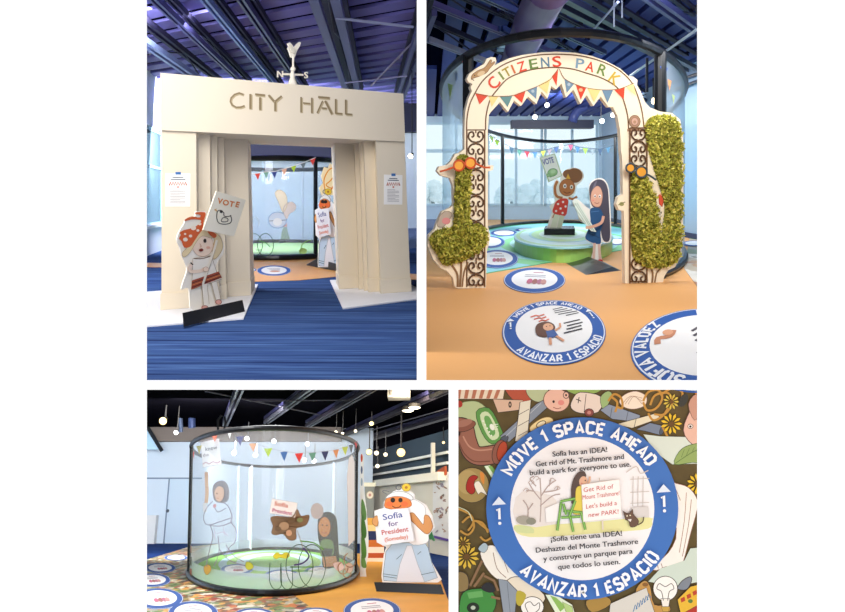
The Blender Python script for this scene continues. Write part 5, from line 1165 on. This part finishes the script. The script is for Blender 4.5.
for (y0, y1, c) in ((500, 518, '5f8a4a'), (516, 536, '4a7a34'), (534, 556, '5a8a3a'), (554, 566, '6d9a4c')):
    a = Art(HP); a.poly([(361.5, y0), (364, y0+2), (366.5, (y0+y1)/2+5), (365.5, y1+2), (361.5, y1)], c, 3); a.build('leaf_print', R, hbb)
for y, c in ((458, 'c9502c'), (470, '5a6a8a'), (482, '9ab0c4')): a = Art(HP); a.ell(361.7, y, 1, 4, c); a.build('dot_print', R, hbb)
lamp(R, R.at(70, 480, 11), R.at(250, 570, 14), 2.2, 100, (.93, .97, 1))  # added lights around the drum, out of view
lamp(R, R.at(500, 500, 10.5), R.at(300, 590, 13), 2.0, 70, (1, .94, .86))
lamp(R, (-5.2, 24.5, 3.85), (-5.6, 31, 1.0), 3, 900, (.97, .98, 1))
lamp(R, (-9.0, 24, 3.4), (-9, 31, 1.2), 2, 420, (.88, .95, 1))
lamp(R, (-3.4, 15.5, 3.9), (-3.4, 17, 0), 2.8, 330, (1, 1, 1))
lamp(R, (.0, 22, 3.6), (.4, 26, 1.6), 1.5, 260, (1, .9, .7))
autogroup('drum room')
# ================================================================== THE PRINTED FLOOR PANEL SEEN SQUARE ON
R = FW; DP = 7.0
BPn = Vector((0, -1, 0))
PB = Plane(R, R.at(580, 500, DP), BPn)
fo = MB().slab([PB(454, 386), PB(706, 386), PB(706, 650), PB(454, 650)], (0, .05, 0)).build('floor_panel', mat('5c4d28', .6, noise=.35, scale=9), R)
tag(fo, kind='structure')
a = Art(PB, lift=.002, step=.00004); OU = '3a3028'
P = a.poly; Ln = a.line
P([(454, 386), (505, 386), (503, 399), (454, 399)], 'eadcc4', 0, OU, .5)
for k in range(6): P([(458+k*8, 386), (462+k*8, 386), (460+k*7.4, 398.5), (456.5+k*7.4, 398.5)], 'b9765a')
P([(505, 386), (528, 386), (532, 398), (524, 402), (512, 399)], 'b4553c', 3, OU, .5)
P([(493, 399), (523, 400), (519, 410), (498, 412.5)], 'd9b9a0', 0, OU, .6); a.ell(510, 404.5, 1.6, 3.2, '4a4038'); a.ell(510, 404.5, .6, 1.2, 'd9b9a0')
P([(527, 388), (546, 386), (547, 397), (538, 402), (529, 397)], 'b7c49a', 3, OU, .5)
P([(459, 406), (470, 401), (482, 404), (496, 420), (501, 437), (492, 447), (477, 446), (468, 436), (458, 428)], 'b9c894', 4, '6a7a4a', .6)
P([(476, 412), (489, 408), (499, 424), (503, 437), (492, 444), (482, 433)], '5f9a4a', 3, '2f4a2a', .6); P([(480, 415), (488, 412), (496, 425), (499, 436), (492, 440), (485, 431)], 'cfe0b4', 3)
P([(484, 418), (489, 416.5), (494, 427), (495, 434), (490, 435)], '6aa558', 3); a.ell(492, 427, 2.2, 3.4, 'eef3e6', -.4); 
for k in range(5): a.ell(483+k*2.1, 421+k*3.6, .8, .8, 'eef3e6')
for k in range(3): Ln([(493, 425+k*2.2), (498, 424+k*2.4)], .6, 'eef3e6')
P([(536, 404), (545, 399), (549, 406), (509, 442), (500, 436)], '8792a0', 0, OU, .7); a.ell(504, 439.5, 3.2, 5, '4f5866', .8, OU, .6); Ln([(541, 403), (506, 436)], .6, 'b9c2cc')
P([(520, 402), (531, 400), (527, 441), (515, 441)], 'e3dfcc', 0, OU, .7)
for y in (412, 423, 433): Ln([(518, y+3), (529, y-3)], .6, '6a6458')
P([(530, 427), (540, 419), (549, 417), (553, 421), (544, 428), (533, 433)], 'f0dca0', 4, '8a6a2a', .6); a.ell(541, 424, 5, 2.6, 'f7eec8', -.5, '4a3a20', .8)
Ln([(458, 427), (464, 428), (467, 440), (472, 452), (481, 456), (500, 453)], 19.5, '3f2a22', 5); Ln([(456, 427), (464, 428), (467, 440), (472, 452), (481, 456), (501, 453)], 17.5, '9a6450', 5); Ln([(463, 436), (469, 446), (478, 450), (492, 449)], 1.6, 'c08c74', 5); Ln([(459, 442), (464, 453), (474, 461), (490, 461)], 1.2, '744634', 5)
a.ell(465, 426, 11, 5, '8a5442', -.3, OU, .6); a.ell(464, 423, 8.5, 3.4, 'a87460', -.3); a.ell(499, 452, 6.5, 12.5, '8f5846', .25, OU, .7); a.ell(502, 451, 4.8, 10, 'b4482a', .25, '5a2416', .8)
P([(484, 466), (490, 465), (497, 476), (493, 480)], 'e2efd2', 0, '5a8a3a', .5); P([(488, 466), (492, 466), (499, 475), (496, 478)], '7fb25a')
a.ell(472, 485, 17, 17.5, 'a58c52', 0, OU, .6); a.ell(468, 482, 11, 12, 'b59c62')
P([(466, 489), (468, 479), (473, 475), (478, 477), (474, 482), (475, 491), (471, 494)], 'a8281e', 3, '4a140e', .6); P([(474, 484), (479, 481), (484, 489), (487, 495), (481, 492), (478, 494)], 'efe6d2', 3, OU, .4); P([(480, 472), (484, 474), (484, 484), (481, 480)], 'd98a3a', 3)
a.ell(459.5, 404, 3, 3.4, 'b03a2a')
a.ell(556.5, 400, 13, 11.5, 'e8bca8', .2, '6a4438', .6); a.ell(553.5, 401.5, 1.2, 1.4, '2a201c'); a.ell(566, 395, 2.8, 3.2, 'e8bca8', 0, '5a4a4a', .8); a.ell(566, 395, 1, 1.2, '3a3030'); a.ell(561, 402.5, 3.2, 2.6, 'e08f86'); Ln([(553, 407), (557, 408.5), (561, 407.5)], .6, '8a3a30', 3)
P([(565, 386), (600, 386), (596, 393), (574, 394)], '8fb05a', 3, OU, .5)
P([(572, 400), (580, 392), (602, 397), (598, 412), (580, 413), (571, 408)], 'e6d8cc', 3, OU, .7); Ln([(576, 399), (581, 401)], .9, '4a403a'); Ln([(579, 397), (578, 403)], .9, '4a403a'); Ln([(586, 394), (584, 412)], .7, '6a5a50'); a.ell(589, 412.5, 4.6, 4, '8a4a44', 0, OU, .6); a.ell(589, 412.5, 2, 1.8, 'c98a80')
P([(600, 398), (607, 391), (612, 395), (604, 410)], '9ab87a', 3, OU, .5)
P([(600, 410), (609, 404), (640, 415), (638, 422), (612, 419)], '8a98ac', 0, OU, .7); Ln([(612, 407), (610, 418)], .6, '55606e'); Ln([(628, 411), (626, 420)], .6, '55606e')
P([(616, 424), (656, 413), (660, 418), (632, 428)], 'e3dcc0', 0, OU, .6); Ln([(636, 418.5), (634, 427)], .6, '6a6458')
P([(636, 429), (650, 422.5), (664, 426), (660, 435), (645, 431)], '76849a', 0, OU, .7); a.ell(661.5, 430.5, 2, 4.4, '4c5868', .3, OU, .5)
P([(619, 401), (625, 394), (636, 391), (646, 396), (645, 405), (634, 409), (624, 407)], 'efe2d0', 4, '7a5a4a', .6)
for k in range(3): Ln([(622+k*3, 404), (630+k*2, 396), (642, 398+k*3)], .5, 'a98a74', 3)
for p in ([(608, 401), (614, 394), (621, 398), (622, 408), (616, 406)], [(643, 401), (648, 392), (658, 390), (662, 398), (656, 408), (647, 410), (643, 402)], [(650, 405), (655, 395), (668, 393), (672, 403), (664, 414), (654, 414)], [(648, 413), (653, 420), (662, 416), (668, 408)], [(660, 395), (672, 388), (682, 392), (680, 402)], [(662, 426), (668, 438), (671, 446)], [(610, 396), (617, 402), (615, 412)]): Ln(p, 2.2, 'c08f3c', 5)
def flower(x, y, r, c='e6c02a', n=11, d='4a3a14', r0=0):
    for k in range(n):
        t = 2*pi*k/n+r0; P([(x+.25*r*cos(t), y+.25*r*sin(t)), (x+.75*r*cos(t-.2), y+.75*r*sin(t-.2)), (x+r*cos(t), y+r*sin(t)), (x+.75*r*cos(t+.2), y+.75*r*sin(t+.2))], c, 0, d, .35)
    a.ell(x, y, r*.24, r*.24, '6a4a1c')
flower(671, 401.5, 8.5, 'd9c24a'); flower(671, 423.5, 11); flower(697, 483.5, 11)
P([(643, 434), (660, 436), (700, 437), (706, 463), (672, 464), (655, 452)], 'd6e2d6', 0, '8a9484', .4)
P([(683, 430), (690, 410), (698, 400), (706, 398), (706, 446), (692, 444)], 'e4bba8', 3, '6a4a44', .7); a.ell(690, 426, 2.6, 2.2, 'f2e6de', 0, OU, .5); a.ell(690, 426.2, 1.1, 1.1, '1a1614'); P([(694, 386), (706, 386), (706, 400), (697, 398)], 'd98a2a', 3); P([(688, 404), (696, 394), (700, 410), (694, 420)], 'c99a86', 3, '6a4a44', .5)
a.ell(683, 400, 4, 7, '3a3a34', .5)
P([(674, 464), (679, 451), (690, 444.5), (706, 444), (706, 462), (692, 462)], '93ab64', 3, '3f5a2a', .6); Ln([(675, 463), (690, 453), (704, 446)], .6, '4f6a34', 3)
for k in range(4): Ln([(681+k*5, 457-k*2), (684+k*5, 449-k)], .4, '4f6a34')
P([(660, 480), (676, 483), (688, 487), (696, 497), (697, 508), (690, 534), (683, 561), (677, 568), (666, 566), (656, 570), (651, 566), (668, 552), (676, 528)], 'f3efe6', 3, '8a5a44', .7)
for p in ([(686, 492), (684, 520), (679, 552)], [(691, 499), (688, 525), (682, 556)], [(676, 490), (680, 500)], [(658, 568), (657, 564)], [(662, 567), (661, 563)]): Ln(p, .6, '9a6a54', 3)
P([(648, 581), (660, 568), (684, 560), (690, 548), (706, 546), (706, 580), (672, 586)], 'ccdacc', 0)
P([(636, 588), (644, 580), (650, 586), (654, 604), (668, 604), (668, 612), (645, 614), (637, 598)], 'c0924c', 3, OU, .6); a.ell(645, 584, 3, 2, '8a5f30')
a.ell(665, 588, 12.2, 12.4, 'f6f3ec', 0, OU, .7); P([(660.5, 598), (669.5, 598), (668.4, 606), (662, 606)], 'efe9dc', 0, OU, .6); P([(661, 606), (669.4, 606), (668, 611), (662.5, 611)], 'c9a24a', 0, OU, .5); Ln([(663, 600), (661, 591), (656.5, 588), (659, 583), (665, 586), (671, 583), (673.5, 588), (669, 591), (667.4, 600)], .7, OU, 4)
P([(677, 588), (682, 580), (690, 576), (691, 581), (686, 589)], '7f8690', 3, OU, .7)
P([(677, 599), (690, 586), (706, 582), (706, 630), (684, 630)], 'e3b636', 0, OU, .6)
for k in range(3): P([(680+k*6, 598-k*3.4), (684+k*6, 596-k*3.4), (685+k*6, 600-k*3.4), (681+k*6, 602-k*3.4)], 'b9442a')
a.ell(690, 600.5, 2.4, 2, '5a7a3a'); P([(684, 612), (700, 603), (706, 614), (704, 630), (688, 630)], 'b4362a', 0, OU, .5)
P([(610, 603), (646, 587), (655, 614), (650, 640), (606, 640)], 'd6d2c8', 0, OU, .5)
for k in range(6): Ln([(633+k*2.7, 611-k*2.2), (635+k*2.7, 604-k*2.2), (637+k*2.7, 608-k*2.2)], .9, '3f78a8')
P([(586, 600), (606, 596), (610, 604), (592, 612)], 'a9853f', 3, OU, .6)
P([(480, 553), (487, 545.5), (496, 546), (508, 560), (520, 572), (516, 580), (500, 580), (488, 570)], 'f1ece0', 3, '5a4438', .7); Ln([(493, 552), (497, 568), (506, 577)], .7, '8a6a58', 3); Ln([(503, 558), (508, 572)], .6, '8a6a58', 3)
P([(503, 586), (511, 577), (524, 578), (544, 594), (541, 603), (528, 602), (512, 592)], 'e8dcc6', 3, OU, .7)
P([(498, 578), (507, 580), (517, 590), (515, 612), (503, 612)], '8f98a2', 0, OU, .7); Ln([(507, 582), (510, 612)], .5, '5f6872')
P([(545, 594), (556, 594), (572, 604), (575, 614), (556, 614)], 'e2ecd0', 0, OU, .5); P([(550, 595), (556, 597), (566, 606), (560, 611)], '8db85a'); P([(562, 601), (572, 606), (573, 612), (566, 612)], 'b4cf82', 0, OU, .4)
a.ell(532, 606, 11.5, 10, 'f4f1ea', 0, OU, .7); Ln([(528, 612), (525, 604), (530, 601), (534, 605), (539, 602), (539, 608), (535, 612)], .7, OU, 4)
P([(517, 590), (526, 594), (521, 605), (516, 602)], 'b9a83a', 3)
P([(460, 600), (466, 590), (484, 588), (493, 592), (496, 603), (488, 616), (462, 618)], '3f8a3c', 3, '1c3a1c', .7); P([(467, 592), (482, 590), (483, 596), (469, 598)], '66a85c'); a.ell(473, 607, 6, 5, '1d2a1c', 0, '0e140e', .5); a.ell(473, 607, 2.4, 2, 'b9c4b0')
P([(481, 588), (486, 582), (492, 583), (495, 590), (489, 592)], '26262a', 3)
flower(466.5, 556, 13, 'd9b43a', 12, '3a2c10', .2); flower(463, 543, 8, 'c9a23a', 10, '3a2c10')
for p in ([(462, 522), (470, 516), (474, 526), (468, 534), (460, 530)], [(458, 508), (470, 514), (473, 522), (468, 530)], [(476, 520), (486, 528), (494, 533), (486, 540), (480, 536)], [(472, 520), (482, 522), (488, 532)]): Ln(p, 2, 'b98a3c', 5)
for p in ([(470, 585), (478, 568), (482, 560)], [(474, 586), (484, 572)], [(484, 575), (494, 580), (498, 590)], [(491, 596), (500, 598)]): Ln(p, 2.4, '8a6a4a'); 
P([(457, 572), (467, 574), (468, 588), (457, 590)], '8a7448', 3, OU, .8)
P([(488, 500), (494, 496), (500, 506), (496, 520), (490, 516)], '4a3a24', 3); P([(478, 548), (484, 542), (488, 546), (484, 552)], 'a9bcc4', 3, OU, .4)
Ln([(457, 506), (468, 511), (472, 520)], .8, 'cfd8b4', 3)
a.build('scrap_print', R, fo)
# the round sticker
PS = Plane(R, PB.p+Vector((0, -.022, 0)), BPn)
cx, cy, A_, rot = 582.3, 508.6, 96, .0
def pel_(r, q=64): return [(cx+96.0*r*cos(2*pi*i/q)*1.0, cy+91.2*r*sin(2*pi*i/q)) for i in range(q)]
st = MB().slab([PS(*p) for p in pel_(1)], (0, .008, 0)).build('floor_sticker', mat('3f72bd', .5), R)
tag(st, 'round blue ringed floor sticker filling the lower right panel, lettered MOVE 1 SPACE AHEAD', 'floor sticker')
a = Art(PS, lift=.001, step=.0003)
a.poly([(582.3+72*cos(2*pi*i/64), 508.6+71.6*sin(2*pi*i/64)) for i in range(64)], 'f4f3f4')
P = a.poly; Ln = a.line
# picture: park scene
P([(514, 527), (520, 524), (560, 524), (600, 521), (648, 517), (652, 521), (651, 527), (640, 530), (600, 533), (560, 536), (530, 537), (517, 533)], 'e9e6a4', 2); P([(514, 526), (530, 526), (534, 533), (517, 532)], 'd3dca0', 2)
P([(516, 497), (530, 490), (546, 494), (556, 500), (556, 524), (516, 524)], 'e9e2dc', 2)
for p in ([(540, 522), (541, 500), (540, 478)], [(541, 500), (533, 490), (529, 483)], [(541, 496), (548, 486), (556, 480)], [(540, 506), (552, 496), (560, 494)], [(534, 491), (526, 490)], [(549, 486), (551, 478)], [(536, 486), (530, 479), (534, 476)], [(527, 522), (528, 508), (523, 500)], [(528, 510), (533, 503)], [(544, 492), (556, 490), (558, 486)]): Ln(p, 1.1, 'b5a39c', 3)
for x, y in ((531, 482), (552, 480), (557, 488), (526, 490), (536, 478)): Ln([(x-3, y+1), (x, y-2), (x+3, y), (x, y+2)], .7, 'c4b2aa', 3)
a.ell(524, 520, 8, 4.5, 'a9a496', .1); a.ell(531, 521, 5, 3.5, '8f8f80')
P([(545, 508), (559, 502), (559, 521), (546, 522)], 'f6f5f3', 0, 'd0cbc6', .4)
for x in (633, 638, 643): Ln([(x, 476), (x-.5, 506)], .7, 'c9c2bb')
for y in (479, 492, 503): Ln([(630, y), (649, y-1)], .7, 'c9c2bb')
P([(631, 507), (648, 506), (649, 517), (633, 517)], 'd9d5d2'); Ln([(626, 472), (636, 466), (640, 473), (648, 470)], 1, 'd0c6bf', 3)
P([(571, 499), (571, 487), (574, 477), (579, 471.5), (584, 471), (586, 476), (582, 480), (578, 490), (576, 505), (571.5, 503)], '5a4a44', 4)
P([(579, 480), (582, 476), (586, 477), (587, 482), (584, 485), (580, 485)], 'e3b496', 4); a.ell(585, 480, .6, .8, '2a2020'); a.ell(581.5, 483, 1, .7, 'd98a7a')
P([(576, 488), (581, 485.5), (585, 490), (586, 500), (585, 512), (573, 513), (575, 500)], 'e6d25a', 3, 'b99a2c', .4); Ln([(585, 488), (589, 481), (589.5, 476)], 2, 'e3b496', 3)
for p in ([(560, 501), (575, 498)], [(561, 502), (557, 530)], [(563, 510), (583, 512)], [(561, 517), (580, 516)], [(569, 512), (573, 531)], [(575, 500), (569, 516)], [(581, 512), (585, 529)], [(563, 503), (566, 514)]): Ln(p, 2.6, '4f8a3c'); Ln(p, 1.3, '8fc464')
P([(581, 484), (619, 478.5), (621.5, 517), (583, 521)], 'faf8f5', 0, 'd9c9c0', .4); Ln([(602, 519), (602.4, 529)], 1.6, 'e2d8cc'); Ln([(599, 480), (599, 477)], 1, 'cfc4ba')
for t, x, y, w_ in (('Get Rid of', 598, 489.5, 30), ('Mount Trashmore!', 600.5, 496.5, 37), ("Let's build a", 601, 506, 31), ('new PARK!', 603, 514.5, 30)): a.text(t, x, y, 6.2, 'c9504a', 7, 0, w_, shear=.12)
P([(624, 515), (622.5, 510), (626, 512.5), (629.5, 511.5), (632, 508.5), (632.5, 513), (635, 516), (638, 520), (636, 525), (630, 526), (628, 520), (625, 519)], '6a5244', 3, '3f2e26', .4); Ln([(637, 524), (642, 521), (643, 516)], 1.1, '4a3a30', 3); a.ell(626.5, 515, .7, .7, 'f0e9c8'); a.ell(629.6, 514.4, .7, .7, 'f0e9c8'); P([(627, 518.5), (631, 518), (630, 521)], 'e9e2da')
DK = '2e2e36'
for t, x, y, w_, r in (('Sofía has an IDEA!', 579.5, 453.5, 54.5, 5), ('Get rid of Mt. Trashmore and', 579.5, 462, 88, 5), ('build a park for everyone to use.', 580, 470, 101, 5), ('¡Sofía tiene una IDEA!', 586, 537.5, 71, 5), ('Deshazte del Monte Trashmore', 586.5, 547, 102, 5), ('y construye un parque para', 587.5, 556, 89, 5), ('que todos lo usen.', 588.5, 565.3, 62, 5)): [a.text(t, x+dx, y+dy, 7.3, DK, r, 0, w_) for dx, dy in ((-.18, 0), (.18, 0), (.18, -.15))]
W = 'f5f8fc'
a.stencil('MOVE 1 SPACE AHEAD', 11.2, W, (582.3, 508.6, 79, math.radians(94.3), 1, .97))
a.stencil('AVANZAR 1 ESPACIO', 11.8, W, (582.3, 508.6, 90, math.radians(-83.5), -1, .965))
for x, y, r in ((498.7, 502, 0), (662.7, 489.5, 0)):
    P([(x-7, y+2), (x+7, y+1), (x-.2, y-6.5)], 'dfe9f6'); Ln([(x-2.4, y+7.4), (x+.2, y+5), (x+.6, y+16)], 2.4, W); a.ell(x+.8, y+20, 1.6, 1.6, W)
a.build('sticker_print', R, st)
lamp(R, R.at(840, 560, 4.9), R.at(560, 500, 7), 1.5, 14, (1, 1, 1))  # added side light on the printed panel
